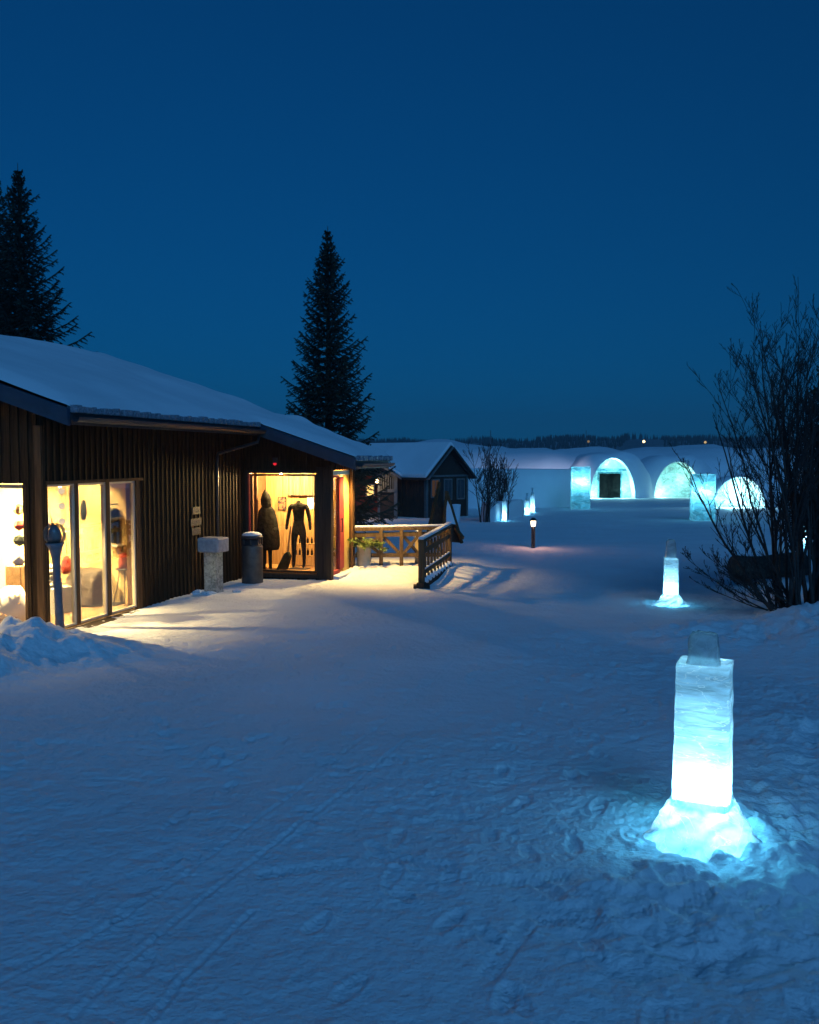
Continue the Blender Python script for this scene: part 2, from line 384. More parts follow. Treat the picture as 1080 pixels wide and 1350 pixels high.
# ------------------------------------------------------------------ the shop (local frame x=t, y=s)
shop = thing('shop_building', 'long brown boarded shop with snow covered roof and bright lit windows', 'shop', J, -ANG)
SL = .3325
def roof_z(t): return 3.2-SL*(t-.6)
def boards(run, a, b, z0, topf, holes, fix, side, along, name='wall', m=WALL, step=.15, thick=.12):
    """board and batten wall. along 'y': runs in s at t=fix (outside at +t); 'x': runs in t at s=fix (outside at -s)."""
    mb = MB(); rr = random.Random(int(abs(a*13)+abs(fix*7)))
    def put(p0, p1, zl, zh0, zh1, d0, d1):
        if along == 'y':
            x0, x1 = fix+d0*side, fix+d1*side; ys = (p0, p1)
            vs = [(x, y, z) for (y, zt) in ((p0, zh0), (p1, zh1)) for x in (x0, x1) for z in (zl, zt)]
        else:
            vs = [(x, fix+d*side, z) for (x, zt) in ((p0, zh0), (p1, zh1)) for d in (d0, d1) for z in (zl, zt)]
        mb.add(vs, [(0, 1, 3, 2), (4, 6, 7, 5), (0, 4, 5, 1), (2, 3, 7, 6), (0, 2, 6, 4), (1, 5, 7, 3)])
    def spans(p0, p1, d0, d1):
        pc = (p0+p1)/2
        zt0, zt1 = topf(p0), topf(p1)
        hs = [h for h in holes if h[0] < pc < h[1]]
        if not hs: put(p0, p1, z0, zt0, zt1, d0, d1); return
        h = hs[0]
        if h[2] > z0+.02: put(p0, p1, z0, h[2], h[2], d0, d1)
        if h[3] < min(zt0, zt1): put(p0, p1, h[3], zt0, zt1, d0, d1)
    cuts = sorted(set([a, b]+[h[0] for h in holes]+[h[1] for h in holes]))
    cuts = [c for c in cuts if a <= c <= b]
    for c0, c1 in zip(cuts[:-1], cuts[1:]):
        n = max(1, int(round((c1-c0)/step)))
        for k in range(n):
            p0 = c0+(c1-c0)*k/n; p1 = c0+(c1-c0)*(k+1)/n
            spans(p0, p1, -thick, rr.uniform(-.003, .003))
            spans(p0+(p1-p0)*.36, p0+(p1-p0)*.64, .003, .022+rr.uniform(0, .006))
    return mb.build(name, m, shop)
ZB = -.3
SF = -6.67                          # near end wall
s1 = onT(58, 700, -.03)[1]; s2 = onT(187, 700, 0)[1]
WZ0, WZ1 = .03, 2.16
boards(0, SF, 0, ZB, lambda s: roof_z(0)-.04, [(s1-.02, s2, WZ0-.05, WZ1+.02)], 0, 1, 'y')
# near end wall (faces the camera), with the corner window
tA = onS(33, 700, SF)[0]
boards(0, -9, 0, ZB, lambda t: (roof_z(t) if t > -4.4 else roof_z(-8.8-t))-.04, [(-3.4, tA, WZ0-.05, WZ1+.02)], SF, -1, 'x')
# projecting bay: front wall and side wall
KB = 1.95; SB = 1.62
tb0, tb1 = onS(330, 700, 0)[0], onS(416, 700, 0)[0]
boards(0, 0.0, KB, ZB, lambda t: roof_z(t)-.04, [(tb0-.03, tb1+.03, .10, 2.22)], 0, -1, 'x')
sc0, sc3 = .10, onT(462, 700, KB)[1]
boards(0, 0, SB, ZB, lambda s: roof_z(KB)-.04, [(sc0, sc3, -.1, 2.28)], KB, 1, 'y', thick=.10)
boards(0, -9, KB, ZB, lambda t: (roof_z(t) if t > -4.4 else roof_z(-8.8-t))-.04, [], SB, 1, 'x')
boards(0, SF, SB, ZB, lambda s: roof_z(0)-.04, [], -9, -1, 'y', step=.6)
# corner posts and casings
MB().box(-.10, SF-.03, ZB, .012, s1-.004, 3.0).build('corner_post', TRIM, shop, bevel=.006)
MB().box(tA, SF-.035, WZ0-.05, tA+.05, SF+.1, WZ1+.02).build('corner_post', TRIM, shop)
mb = MB(); mb.box(KB-.30, -.035, ZB, KB-.155, .0, 2.35); mb.box(KB-.15, -.03, ZB, KB-.08, -.0, 2.35); mb.box(KB-.075, -.05, ZB, KB+.035, .09, 2.38)
mb.build('corner_post', WALLD, shop, bevel=.004)
# ---- windows
def window(name_axis, a, b, z0, z1, fix, side, mull=(), depth=.09, fw=.055, frame_m=FRAME, inset=.10, label=None, parent=None):
    """frame with mullions, reveal and one pane per light"""
    e = bpy.data.objects.new('window', None); COL.objects.link(e); e.parent = parent or shop
    def bx(mb, p0, p1, zl, zh, d0, d1):
        lo, hi = sorted((fix-d0*side, fix-d1*side))
        if name_axis == 'y': mb.box(lo, p0, zl, hi, p1, zh)
        else: mb.box(p0, lo, zl, p1, hi, zh)
    f = MB()
    edges = [a]+[m for pr in mull for m in pr]+[b]
    panes = list(zip(edges[::2], edges[1::2]))
    for p0, p1 in panes:
        bx(f, p0, p0+fw, z0, z1, inset, inset+depth*.7); bx(f, p1-fw, p1, z0, z1, inset, inset+depth*.7)
        bx(f, p0+fw, p1-fw, z0, z0+fw, inset, inset+depth*.7); bx(f, p0+fw, p1-fw, z1-fw, z1, inset, inset+depth*.7)
    fo = f.build('frame', frame_m, e, bevel=.004)
    for pr in mull:
        g = MB(); bx(g, pr[0]+.002, pr[1]-.002, z0, z1, inset-.012, inset+depth); g.build('mullion', TRIM, e)
    for p0, p1 in panes:
        g = MB(); bx(g, p0+fw*.8, p1-fw*.8, z0+fw*.8, z1-fw*.8, inset+.028, inset+.034); g.build('pane', GLASS, e)
    return e
s98, s102 = onT(98.5, 700, -.04)[1], onT(102.5, 700, -.04)[1]; s139, s144 = onT(139.5, 700, -.04)[1], onT(144, 700, -.04)[1]; s176 = onT(178, 700, -.04)[1]
window('y', s1, s176, WZ0, WZ1, 0, 1, ((s98, s102), (s139, s144)), inset=.03, fw=.034)
MB().box(-.2, s176+.002, WZ0-.05, -.005, s2-.002, WZ1+.019).build('door_jamb', TRIM, shop)
MB().box(-.2, s1-.0, WZ0-.14, .17, s2+.03, WZ0-.04).build('sill', WALLD, shop, bevel=.006)
MB().box(-.1, s1-.02, WZ1+.001, .035, s2+.02, WZ1+.05).build('lintel', TRIM, shop)
window('x', -3.35, tA-.01, WZ0, WZ1, SF, -1, ((-1.9, -1.8),))
window('x', tb0, tb1, .13, 2.2, 0, -1, (), fw=.04, frame_m=TRIM, inset=.04)
mb = MB(); mb.box(tb0-.09, -.034, .02, tb0-.032, -.001, 2.28); mb.box(tb0-.03, -.034, 2.221, tb1+.03, -.002, 2.28)
REDP = pmat('red_paint', (.30, .035, .03), (.42, .06, .045), .5, 6, .1)
MB().box(tb0-.032, -.03, .1, tb0-.002, .1, 2.22).build('red_casing', REDP, shop)
mb.build('casing', WALLD, shop)
MB().box(tb0-.1, -.075, .03, tb1+.05, -.003, .105).build('sill', WALLD, shop)
# ---- glazed door bay in the side wall
YELP = pmat('yellow_panel', (.62, .42, .10), (.72, .52, .16), .6, 4, .1)
s448, s453 = onT(448, 700, KB)[1], onT(454, 700, KB)[1]
db = bpy.data.objects.new('door', None); COL.objects.link(db); db.parent = shop
MB().box(KB-.05, sc0+.002, .16, KB-.044, s448, 2.13).build('pane', GLASS, db)
MB().box(KB-.08, sc0, .08, KB-.01, s448+.04, .16).build('bottom_rail', REDP, db); MB().box(KB-.08, sc0, 2.13, KB-.01, s448+.04, 2.17).build('top_rail', REDP, db)
MB().box(KB-.08, s448+.002, .16, KB-.0, s453-.01, 2.13).build('leaf', REDP, db)
mb = MB(); mb.tube([(KB+.04, s448+.06, .95), (KB+.04, s448+.06, 1.25)], .012, 8); mb.beam((KB, s448+.06, .97), (KB+.04, s448+.06, .97), .015); mb.beam((KB, s448+.06, 1.23), (KB+.04, s448+.06, 1.23), .015)
mb.build('handle', DARK, db)
MB().box(KB-.05, s453, .08, KB-.03, sc3, 2.17).build('side_panel', YELP, shop)
MB().box(KB-.08, sc0, 2.175, KB-.02, sc3, 2.27).build('transom', pmat('pale_blue_panel', (.35, .62, .70), (.42, .7, .78), .4, 3, .05), shop)
MB().box(KB-.1, sc0-.02, -.05, KB+.16, SB, .075).build('threshold', SNOWW, shop, bevel=.02)
MB().box(KB+.0, sc3+.002, ZB, KB+.045, sc3+.07, 2.3).build('casing', TRIM, shop)
# ---- inside
def part(mb, name, m, bevel=0, smooth=False): return mb.build(name, m, shop, smooth, bevel)
FZ = .035
part(MB().box(-8.9, SF+.13, FZ-.06, -.12, SB-.13, FZ), 'floor', PFLOOR)
part(MB().box(-.11, .13, FZ-.02, KB-.11, SB-.13, .12), 'display_floor', PINE)
part(MB().box(-8.9, SF+.13, 2.75, -.125, SB-.13, 2.81), 'ceiling', CREAM)
part(MB().box(-.12, .125, 2.36, KB-.11, SB-.125, 2.42), 'ceiling', CREAM)
part(MB().box(-3.35, SF+.14, FZ, -3.25, -3.9, 2.75), 'inner_wall', CREAM)
part(MB().box(-3.25, -4.0+.02, FZ, -.13, -3.9, 2.75), 'inner_wall', pmat('yellow_wall', (.72, .52, .22), (.8, .6, .28), .7, 3, .05))
# plank backdrop of the bay
mb = MB(); rr = random.Random(3); x = -.1
while x < KB-.12:
    w = rr.uniform(.10, .19); mb.box(x, SB-.20+rr.uniform(0, .02), .12, min(x+w-.006, KB-.12), SB-.14, 2.355); x += w
part(mb, 'plank_wall', PINE)
part(MB().box(-.16, .13, .0, -.11, SB-.14, 2.36), 'inner_wall', TRIM)
# ---- roof: deck, snow, fascias, gutters
S0, S1, S2 = -6.92, -.53, 1.85; T1, T2, TR = .6, 2.64, -4.4
def slope_slab(mb, t0, t1, s0, s1_, th, off=0):
    vs = [(t, s, roof_z(t)+o+off) for t in (t0, t1) for s in (s0, s1_) for o in (-th, 0)]
    mb.add(vs, [(0, 1, 3, 2), (4, 6, 7, 5), (0, 4, 5, 1), (2, 3, 7, 6), (0, 2, 6, 4), (1, 5, 7, 3)])
def roof_part():
    mb = MB(); slope_slab(mb, TR, T1, S0, S1, .10, -.02); slope_slab(mb, TR, T2, S1+.001, S2, .10, -.02)
    vs = [(t, s, z) for (t, z) in ((TR, roof_z(TR)-.02), (-9.4, roof_z(TR)-1.7)) for s in (S0, S2) for z in (z, z-.1)]
    mb.add(vs, [(0, 1, 3, 2), (4, 6, 7, 5), (0, 4, 5, 1), (2, 3, 7, 6), (0, 2, 6, 4), (1, 5, 7, 3)])
    return part(mb, 'roof', WALLD)
roof = roof_part()
def rake(t0, t1, s, h=.30):
    for k, (o0, o1, pr) in enumerate(((-.02-h*.52, .03, 0), (-.02-h, -.02-h*.5, .02))):
        mb = MB(); vs = [(t, s-pr_, roof_z(t)+z) for t in (t0, t1) for pr_ in (0-.03, .035-pr) for z in (o0, o1)]
        mb.add(vs, [(0, 1, 3, 2), (4, 6, 7, 5), (0, 4, 5, 1), (2, 3, 7, 6), (0, 2, 6, 4), (1, 5, 7, 3)])
        mb.build('fascia', FASC, roof)
rake(TR, T1+.03, S0, .19); rake(T1+.02, T2+.03, S1, .19); rake(TR, T2+.03, S2+.03, .2)
def eave(t, s0, s1_, lump=True):
    z = roof_z(t); mb = MB(); mb.box(t+.0, s0, z-.20, t+.04, s1_, z-.03); mb.build('fascia', DARK, roof)
    n = 24; g = MB(); prof = [(t+.05+.07*(1-math.cos(a)), z-.10-.07*math.sin(a)) for a in np.linspace(0, math.pi, 7)]
    prof2 = [(x_+ (0.006 if k < 3 else -.006), z_+.008) for k, (x_, z_) in enumerate(prof)][::-1]
    g.prism(prof+prof2, 'y', s0-.02, s1_+.02); g.build('gutter', DARK, roof)
    if lump:
        q = MB(); rr = random.Random(int(s0*10)); s = s0
        while s < s1_-.05:
            w = rr.uniform(.04, .16); h = rr.uniform(.015, .05)
            q.box(t-.04+rr.uniform(-.02, .02), s, z-.04, t+.10+rr.uniform(-.03, .04), s+w, z+.02+h); s += w*rr.uniform(.8, 1.8)
        q.build('ice_crust', ICELUMP, roof, bevel=.012)
eave(T1, S0+.04, S1-.04); eave(T2, S1+.04, S2)
part(MB().box(.03, S0+.05, roof_z(.3)-.155, T1-.01, S1-.0, roof_z(.3)-.12), 'soffit', TRIM)
part(MB().box(KB+.05, S1+.04, roof_z(2.3)-.15, T2-.01, S2, roof_z(2.3)-.12), 'soffit', TRIM)
def roof_snow():
    # one sheet over both slopes with rounded thick edges
    vs = []; fs = []; ss = np.arange(S0-.06, S2+.13, .07); ts = np.arange(-9.5, T2+.10, .07)
    Sg, Tg = np.meshgrid(ss, ts, indexing='ij')
    zr = np.where(Tg > TR, roof_z(Tg), roof_z(TR)-(TR-Tg)*.34)
    zr = np.where(np.abs(Tg-TR) < .5, zr-.06*(1-(np.abs(Tg-TR)/.5))**2, zr)
    edge_t = np.where(Sg < S1-.02, T1+.10, T2+.10)
    lo = np.minimum(T2+.10-Tg, np.where(Tg < T1+.1, np.hypot(Sg-S1, T1+.1-Tg), Sg-(S1-.04)))
    de = np.where(Sg < S1-.02, T1+.10-Tg, lo)
    d = np.minimum.reduce([Sg-(S0-.05), (S2+.08)-Sg, de])
    th = .22*np.sqrt(np.clip(d/.4, 0, 1))*np.clip(.6+.4*sst(0, 1.8, de), 0, 1)
    far = sst(S2-1.2, S2-.3, Sg)*sst(-1.6, .8, Tg)
    th = th*(1+.35*fbm(Sg*.8, Tg*.8, 3, 4))+far*.03+far*.10*fbm(Tg*1.3, Sg*.7+3, 3, 8)*(d > .12)
    Z = zr+.012+np.maximum(th, 0)
    ok = d > -.001
    idx = -np.ones(Sg.shape, int); mb = MB(); n = 0
    for i in range(Sg.shape[0]):
        for j in range(Sg.shape[1]):
            if ok[i, j]: idx[i, j] = n; n += 1; mb.v.append((Tg[i, j], Sg[i, j], Z[i, j]))
    for i in range(Sg.shape[0]-1):
        for j in range(Sg.shape[1]-1):
            q = (idx[i, j], idx[i+1, j], idx[i+1, j+1], idx[i, j+1])
            if min(q) >= 0: mb.f.append(q)
    o = mb.build('snow_cover', SNOWR, roof, smooth=True)
roof_snow()
mb = MB(); dp0 = onT(288, 700, .1)[1]
mb.tube([(.66, S1-.1, 3.02), (.62, S1-.1, 2.86), (.10, dp0+.02, 2.62), (.085, dp0, 2.5), (.085, dp0, .1)], .032, 8)
part(mb, 'downpipe', DARK, smooth=True)

# three small sign plates on the boards
SIGNM = pmat('sign_plate', (.03, .026, .022), (.05, .045, .04), .6, 8, .1); SIGNW = pmat('sign_lettering', (.16, .155, .15), (.22, .21, .2), .7, 20, .1)
for k, (py, w, lab) in enumerate(((673, .30, 'topmost of the three small letter plates on the dark boarded wall'), (688, .42, 'middle and widest of the three small letter plates on the dark wall'),
                             (700, .34, 'lowest of the three small letter plates, just above the capped ice post'))):
    t_, s_, z_ = onT(259, py, .03)
    sg = thing('sign_plate', lab, 'sign', W(.036, s_-w*.1, z_), -ANG, 'small plates on the shop wall')
    MB().box(0, -w/2, -.07, .012, w/2, .07).build('plate', SIGNM, sg)
    rr = random.Random(k+5); q = MB(); y = -w/2+.03
    while y < w/2-.04:
        cw = .032; c = rr.choice('EHTNLF')
        q.box(.0125, y, -.045, .0145, y+.009, .045)
        if c in 'EFT': q.box(.0125, y+.0095, .036, .0145, y+cw, .045)
        if c in 'EHF': q.box(.0125, y+.0095, -.004, .0145, y+cw-.004, .005)
        if c in 'EL': q.box(.0125, y+.0095, -.045, .0145, y+cw, -.036)
        if c in 'HN': q.box(.0125, y+cw-.0035, -.045, .0145, y+cw+.005, .045)
        y += cw+.022
    q.build('lettering', SIGNW, sg)
# red alarm beacon over the bay window
t_, s_, z_ = onS(363, 609, -.03)
al = thing('alarm_beacon', 'small red alarm light above the bay window', 'alarm light', W(t_, -.026, z_), -ANG)
MB().box(-.05, -.03, -.02, .05, 0, .09).build('bracket', DARK, al); MB().lathe([(.0, -.055), (.03, -.04), (.038, -.01), (.03, .0)], (0, -.03, -.02), 12).build('lens', emat('red_lens', (1, .03, .05), .7), al, True)

# ------------------------------------------------------------------ shop lights
def spot(t, s, z, power, label, rad=.05, cz=None, aim=None):
    o = thing('ceiling_spotlight', label, 'spotlight', W(t, s, z), -ANG, 'spotlights inside the shop')
    MB().lathe([(.0, .12), (.035, .11), (.04, 0), (.032, .0), (.0, .03)], n=14).build('can', DARK, o, True)
    MB().lathe([(.0, .002), (.03, .0), (.026, -.02), (0, -.03)], n=12).build('bulb', BULB, o, True)
    if cz: MB().tube([(0, 0, .11), (0, 0, cz-z)], .006, 6).build('stem', DARK, o)
    if t > 0: lamp(o, (0, 0, -.10), power, WARM, rad)
    else: lamp(o, (0, 0, -.10), power*2.7, WARM2, rad, 'SPOT', rot=(0, R(24 if s > -6 else 8), 0) if aim is None else aim, spot=R(150))
    return o
t_, s_, z_ = onT(79, 645, -.7)
spot(-.7, s_, 2.1, 60, 'bright spotlight at the top of the pane behind the globe post', cz=2.745)
spot(-1.9, -6.1, 2.5, 190, 'spotlight deep inside the white leftmost corner window', cz=2.745)
spot(-1.7, -5.0, 2.5, 120, 'spotlight inside above the grey fur covered bench', cz=2.745)
spot(-.8, -4.5, 2.45, 32, 'spotlight inside above the red bag', cz=2.745)
spot(.55, .75, 2.2, 38, 'spotlight over the hooded cape in the bay window', cz=2.355)
spot(1.45, .8, 2.2, 34, 'spotlight over the headless bodysuit figure', cz=2.355)
# downlight under the eave that lights the little terrace
dl = thing('eave_downlight', 'round downlight under the eave over the red door', 'downlight', W(2.3, .95, roof_z(2.3)-.152), -ANG)
MB().lathe([(.06, 0), (.06, -.03), (.045, -.03), (.045, -.01), (0, -.01)], n=16).build('housing', DARK, dl, True)
MB().lathe([(.0, -.012), (.04, -.012), (.0, -.02)], n=12).build('bulb', BULB, dl)
lamp(dl, (0, 0, -.06), 100, (1, .62, .19), .13, 'SPOT', rot=(0, R(-6), 0), spot=R(118))

# ------------------------------------------------------------------ goods inside the shop
FUR = pmat('grey_fur', (.035, .028, .022), (.16, .13, .10), .95, 14, 1, .03); REDC = pmat('red_cloth', (.45, .04, .03), (.6, .08, .05), .8, 9, .2)
BLACKC = pmat('black_cloth', (.006, .006, .005), (.022, .020, .016), .95, 14, .9, .02, spec=.06); GREENC = pmat('dark_cloth', (.010, .014, .010), (.03, .034, .026), .95, 10, .4, spec=.08)
TANC = pmat('tan_goods', (.22, .12, .05), (.36, .21, .09), .7, 9, .2)
def Lt(px, py, t): return onT(px, py, t)
# white shelf with stock
t_, s_, z_ = Lt(114, 720, -1.75)
sh = thing('shelf_unit', 'pine shelf unit with small boxes behind the second pane', 'shelf', W(-1.75, s_, FZ), -ANG)
mb = MB(); mb.box(-.2, -.55, 0, .2, -.52, 2.0); mb.box(-.2, .52, 0, .2, .55, 2.0); mb.box(-.22, -.519, 0, -.201, .519, 2.0); mb.build('carcass', PINE, sh)
for k in range(6): MB().box(-.199, -.519, .05+k*.36, .2, .519, .075+k*.36).build('shelf', PINE, sh)
rr = random.Random(2); mats = [WHITE, TANC, BLACKC, CREAM, REDC, GREENC]; ords = ['lowest', 'second', 'third', 'fourth', 'fifth', 'highest']
kinds = ['left end', 'middle', 'right end']
for k in range(5):
    for j in range(3):
        w = rr.uniform(.07, .14); h = rr.uniform(.1, .24); y = -.36+j*.34+rr.uniform(-.05, .05)
        tl, sl, zl = 0, 0, 0
        mi = rr.choice(range(6)); bo = MB()
        if rr.random() < .5: bo.box(-.08, -w, 0, .08, w, h); bo.box(-.085, -w-.005, h*.7, .085, w+.005, h+.01)
        else: bo.lathe([(w*.5, 0), (w*.7, h*.3), (w*.6, h*.6), (w*.3, h*.85), (w*.34, h)], n=14)
        o = bo.build('stock_item', mats[mi], None); o.location = W(-1.75, s_+y, FZ+.076+k*.36); o.rotation_euler.z = -ANG
        colr = ['white', 'tan', 'black', 'cream', 'red', 'dark green'][mi]
        tag(o, f'{colr} item at the {kinds[j]} of the {ords[k]} shelf in the pine shelf unit', 'shop item', 'goods on the pine shelf unit')
for k, (px, py, t0, w, h, mt_, lab) in enumerate((
    (66, 700, -1.3, .10, .50, TANC, 'brown scarf hanging beside the globe post in the first pane'),
    (88, 745, -1.2, .14, .30, REDC, 'small red cloth hanging at the right of the first pane'),
    (112, 672, -1.15, .12, .34, GREENC, 'dark green sweater hanging high in the second pane'),
    (127, 680, -1.1, .09, .42, TANC, 'tan hide hanging high at the right of the second pane'),
    (160, 735, -.6, .08, .26, BLACKC, 'black mitten bag hanging low in the third pane'))):
    t_, s_, z_ = Lt(px, py, t0); g = thing('hanging_goods', lab, 'shop goods', W(t_, s_, z_), -ANG)
    MB().sections([(0, 0, -h/2, .02, w*.8), (0, 0, -h*.2, .05, w), (0, 0, h*.25, .045, w*.85), (0, 0, h/2, .02, w*.35)], 14).build('cloth', mt_, g, True)
    MB().tube([(0, 0, h/2-.02), (0, 0, 2.74-z_)], .004, 5).build('cord', DARK, g)
# fur covered bench
t_, s_, z_ = Lt(121, 770, -.95)
fb = thing('bench', 'rounded bench draped in grey fur behind the second pane', 'bench', W(-.95, s_, FZ), -ANG)
mb = MB()
secs = []
for k in range(13):
    a = math.pi*k/12; secs.append((0, -.42*math.cos(a), .12+.50*math.sin(a)**.6, 0, 0))
pr = [(y_, z__) for _, y_, z__, _, _ in secs]
pr = [(-.42, .02)]+pr[1:-1]+[(.42, .02)]
mb.prism(pr, 'x', -.28, .28); mb.build('fur_throw', FUR, fb, bevel=.05)
mb = MB()
for dx in (-.2, .2):
    for dy in (-.3, .3): MB().box(dx-.02, dy-.02, -.0, dx+.02, dy+.02, .05).build('leg', PINE, fb)
# low plinth with white goods
t_, s_, z_ = Lt(72, 780, -1.0)
pl = tag(MB().box(-.2, -.22, 0, .2, .22, .42).build('plinth', WHITE, None, bevel=.01), 'pale low display plinth behind the globe post', 'plinth'); pl.location = W(-1.0, s_, FZ); pl.rotation_euler.z = -ANG
mb = MB()
rr = random.Random(9)
for k in range(5): mb.lathe([(.0, 0), (.1, .01), (.13, .05), (.09, .09), (0, .1)], (rr.uniform(-.02, .02), rr.uniform(-.03, .03), k*.07), 14, .08, k)
o = tag(mb.build('folded_textiles', WHITE, None, True), 'stack of white folded textiles on the low plinth', 'textiles'); o.location = W(-1.0, s_, FZ+.42)
# pendant crystal lamp string
t_, s_, z_ = Lt(82, 690, -1.1)
pd = thing('pendant_lamp', 'hanging strand of small glowing lamps behind the globe post', 'pendant lamp', W(-1.1, s_, 2.745), -ANG)
MB().tube([(0, 0, 0), (0, 0, -1.3)], .004, 5).build('cord', DARK, pd)
for k in range(4): MB().lathe([(0, .06), (.05, .03), (.055, -.01), (.03, -.05), (0, -.06)], (0, 0, -.5-k*.25), 12).build('lamp_shade', emat('shade_glow', (1, .8, .5), 2.2), pd, True)
# third pane: rack, garment, bag, wire chair
t_, s_, z_ = Lt(153, 700, -.5)
rk = thing('clothes_rack', 'slim metal clothes rack with a narrow shelf behind the third pane', 'clothes rack', W(-.5, s_, FZ), -ANG)
mb = MB(); mb.tube([(0, -.18, 0), (0, -.18, 1.72)], .012, 6); mb.tube([(0, .22, 0), (0, .22, 1.72)], .012, 6); mb.tube([(0, -.18, 1.72), (0, .22, 1.72)], .012, 6)
mb.build('rack_frame', DARK, rk); MB().box(-.12, -.17, 1.0, .12, .21, 1.025).build('shelf', WHITE, rk)
mb = MB().box(-.1, -.2, 0, .1, .2, .02); mb.build('foot', DARK, rk)
mb = MB(); mb.sections([(0, 0, 0, .05, .10), (0, 0, .2, .06, .11), (0, 0, .42, .05, .12), (0, 0, .55, .04, .14), (0, 0, .6, .02, .05)], 14)
o = tag(mb.build('hanging_jacket', GREENC, None, True), 'dark jacket hanging on the slim rack behind the third pane', 'jacket'); o.location = W(-.5, s_-.02, FZ+1.05); o.rotation_euler.z = -ANG
ob = thing('handbag', 'bright red bag on the shelf stand behind the third pane', 'bag', W(-.36, s_+.03, FZ+.62), -ANG)
MB().sections([(0, 0, 0, .07, .15), (0, 0, .1, .075, .16), (0, 0, .2, .06, .14), (0, 0, .26, .03, .13)], 16).build('bag_body', REDC, ob, True)
MB().tube([(0, -.1, .25), (0, -.06, .38), (0, .06, .38), (0, .1, .25)], .01, 6).build('handle', BLACKC, ob, True)
wc = thing('wire_stool', 'black wire stool under the red bag', 'stool', W(-.36, s_+.03, FZ), -ANG)
mb = MB()
for k in range(4):
    a = k*math.pi/2+.5; mb.tube([(math.cos(a)*.09, math.sin(a)*.09, .60), (math.cos(a)*.12, math.sin(a)*.12, .35), (math.cos(a)*.2, math.sin(a)*.2, .0)], .009, 6)
mb.build('wire_legs', DARK, wc, True); MB().lathe([(0, .595), (.15, .595), (.16, .608), (.15, .618), (0, .618)], n=18).build('seat', DARK, wc, True)
t_, s_, z_ = Lt(149, 660, -.9)
o = tag(MB().box(-.02, -.12, 0, .02, .12, 1.3).build('wall_hanging', TANC, None), 'tall brown textile hanging at the top of the third pane', 'wall hanging'); o.location = W(-.9, s_, 1.44); o.rotation_euler.z = -ANG
# corner window: flower arrangement and pedestal ornaments
t_, s_, z_ = onS(12, 790, SF+.7)
wf = thing('fabric_arrangement', 'white flowered fabric heap low in the leftmost window', 'arrangement', W(t_, SF+.7, FZ), -ANG)
mb = MB(); mb.sections([(0, 0, 0, .3, .2), (0, 0, .2, .34, .22), (.03, 0, .4, .26, .2), (.08, 0, .55, .12, .1)], 16); mb.build('fabric', WHITE, wf, True)
mb = MB(); rr = random.Random(4)
for k in range(26):
    a = rr.uniform(0, 6.28); z = rr.uniform(.05, .5); r_ = .33-.25*max(0, z-.25); MB().lathe([(0, 0), (.022, .01), (0, .02)], (math.cos(a)*r_, math.sin(a)*r_*.7, z), 6).build('flower', TANC, wf)
t_, s_, z_ = onS(24, 770, SF+.9)
pe = tag(MB().box(-.14, -.14, 0, .14, .14, .85).build('pedestal', TANC, None, bevel=.01), 'tan square pedestal in the leftmost window', 'pedestal'); pe.location = W(t_+.02, SF+.9, FZ); pe.rotation_euler.z = -ANG
mb = MB(); mb.lathe([(.05, 0), (.09, .05), (.1, .14), (.05, .2), (.03, .26)], n=14); o = tag(mb.build('vase', WHITE, None, True), 'white vase on the tan pedestal in the leftmost window', 'vase'); o.location = W(t_+.02, SF+.9, FZ+.85)
for k in range(3):
    mb = MB(); mb.lathe([(0, -.09), (.07, -.05), (.09, 0), (.06, .06), (0, .09)], n=12, jit=.15, seed=k); mb.tube([(0, 0, .08), (0, 0, 2.745-(1.75-k*.24))] if k == 0 else [(0, 0, .08), (0, 0, .16)], .003, 4)
    o = tag(mb.build('hanging_ornament', [TANC, REDC, GREENC][k], None), ['topmost brown hanging ornament over the white vase', 'middle red hanging ornament over the white vase', 'lowest dark hanging ornament over the white vase'][k], 'ornament', 'ornaments hanging over the vase'); o.location = W(t_+.04, SF+.9, 1.75-k*.24)

# bay window: hooded cape figure, headless bodysuit, case, posters, shelf
BF = .12
t_, s_, z_ = onS(352, 700, .55)
cf = thing('cape_mannequin', 'dark hooded cape on a mannequin beside the trash can', 'mannequin', W(t_, .55, BF), -ANG+.5)
mb = MB(); mb.sections([(0, 0, .42, .25, .17), (-.01, 0, .50, .29, .21), (0, 0, .8, .27, .19), (0, 0, 1.1, .22, .16), (0, 0, 1.28, .17, .12), (0, 0, 1.38, .095, .09)], 20)
mb.build('cape', BLACKC, cf, True)
mb = MB(); mb.sections([(0, 0, 1.34, .10, .10), (-.01, .0, 1.42, .115, .12), (-.015, 0, 1.52, .115, .125), (-.02, .01, 1.62, .085, .1), (-.03, .02, 1.70, .03, .04), (-.035, .02, 1.73, .008, .01)], 16)
mb.build('hood', BLACKC, cf, True)
for q in (-1, 1): MB().tube([(q*.07, 0, 0), (q*.06, 0, .5)], [.035, .05], 10).build('leg', GREENC, cf, True)
def skin(name, jo, ed, m, parent, sub=1):
    me = bpy.data.meshes.new(name); me.from_pydata([j[:3] for j in jo], ed, []); me.materials.append(m)
    o = bpy.data.objects.new(name, me); COL.objects.link(o); o.parent = parent
    sk = o.modifiers.new('skin', 'SKIN'); sk.use_smooth_shade = True; sb = o.modifiers.new('sub', 'SUBSURF'); sb.levels = sb.render_levels = sub
    for i, j in enumerate(jo):
        me.skin_vertices[0].data[i].radius = (j[3], j[4] if len(j) > 4 else j[3]); me.skin_vertices[0].data[i].use_root = (i == 0)
    return o
t_, s_, z_ = onS(394, 700, .75)
bf = thing('bodysuit_mannequin', 'headless mannequin in a black bodysuit at the right of the bay window', 'mannequin', W(t_, .75, BF), -ANG)
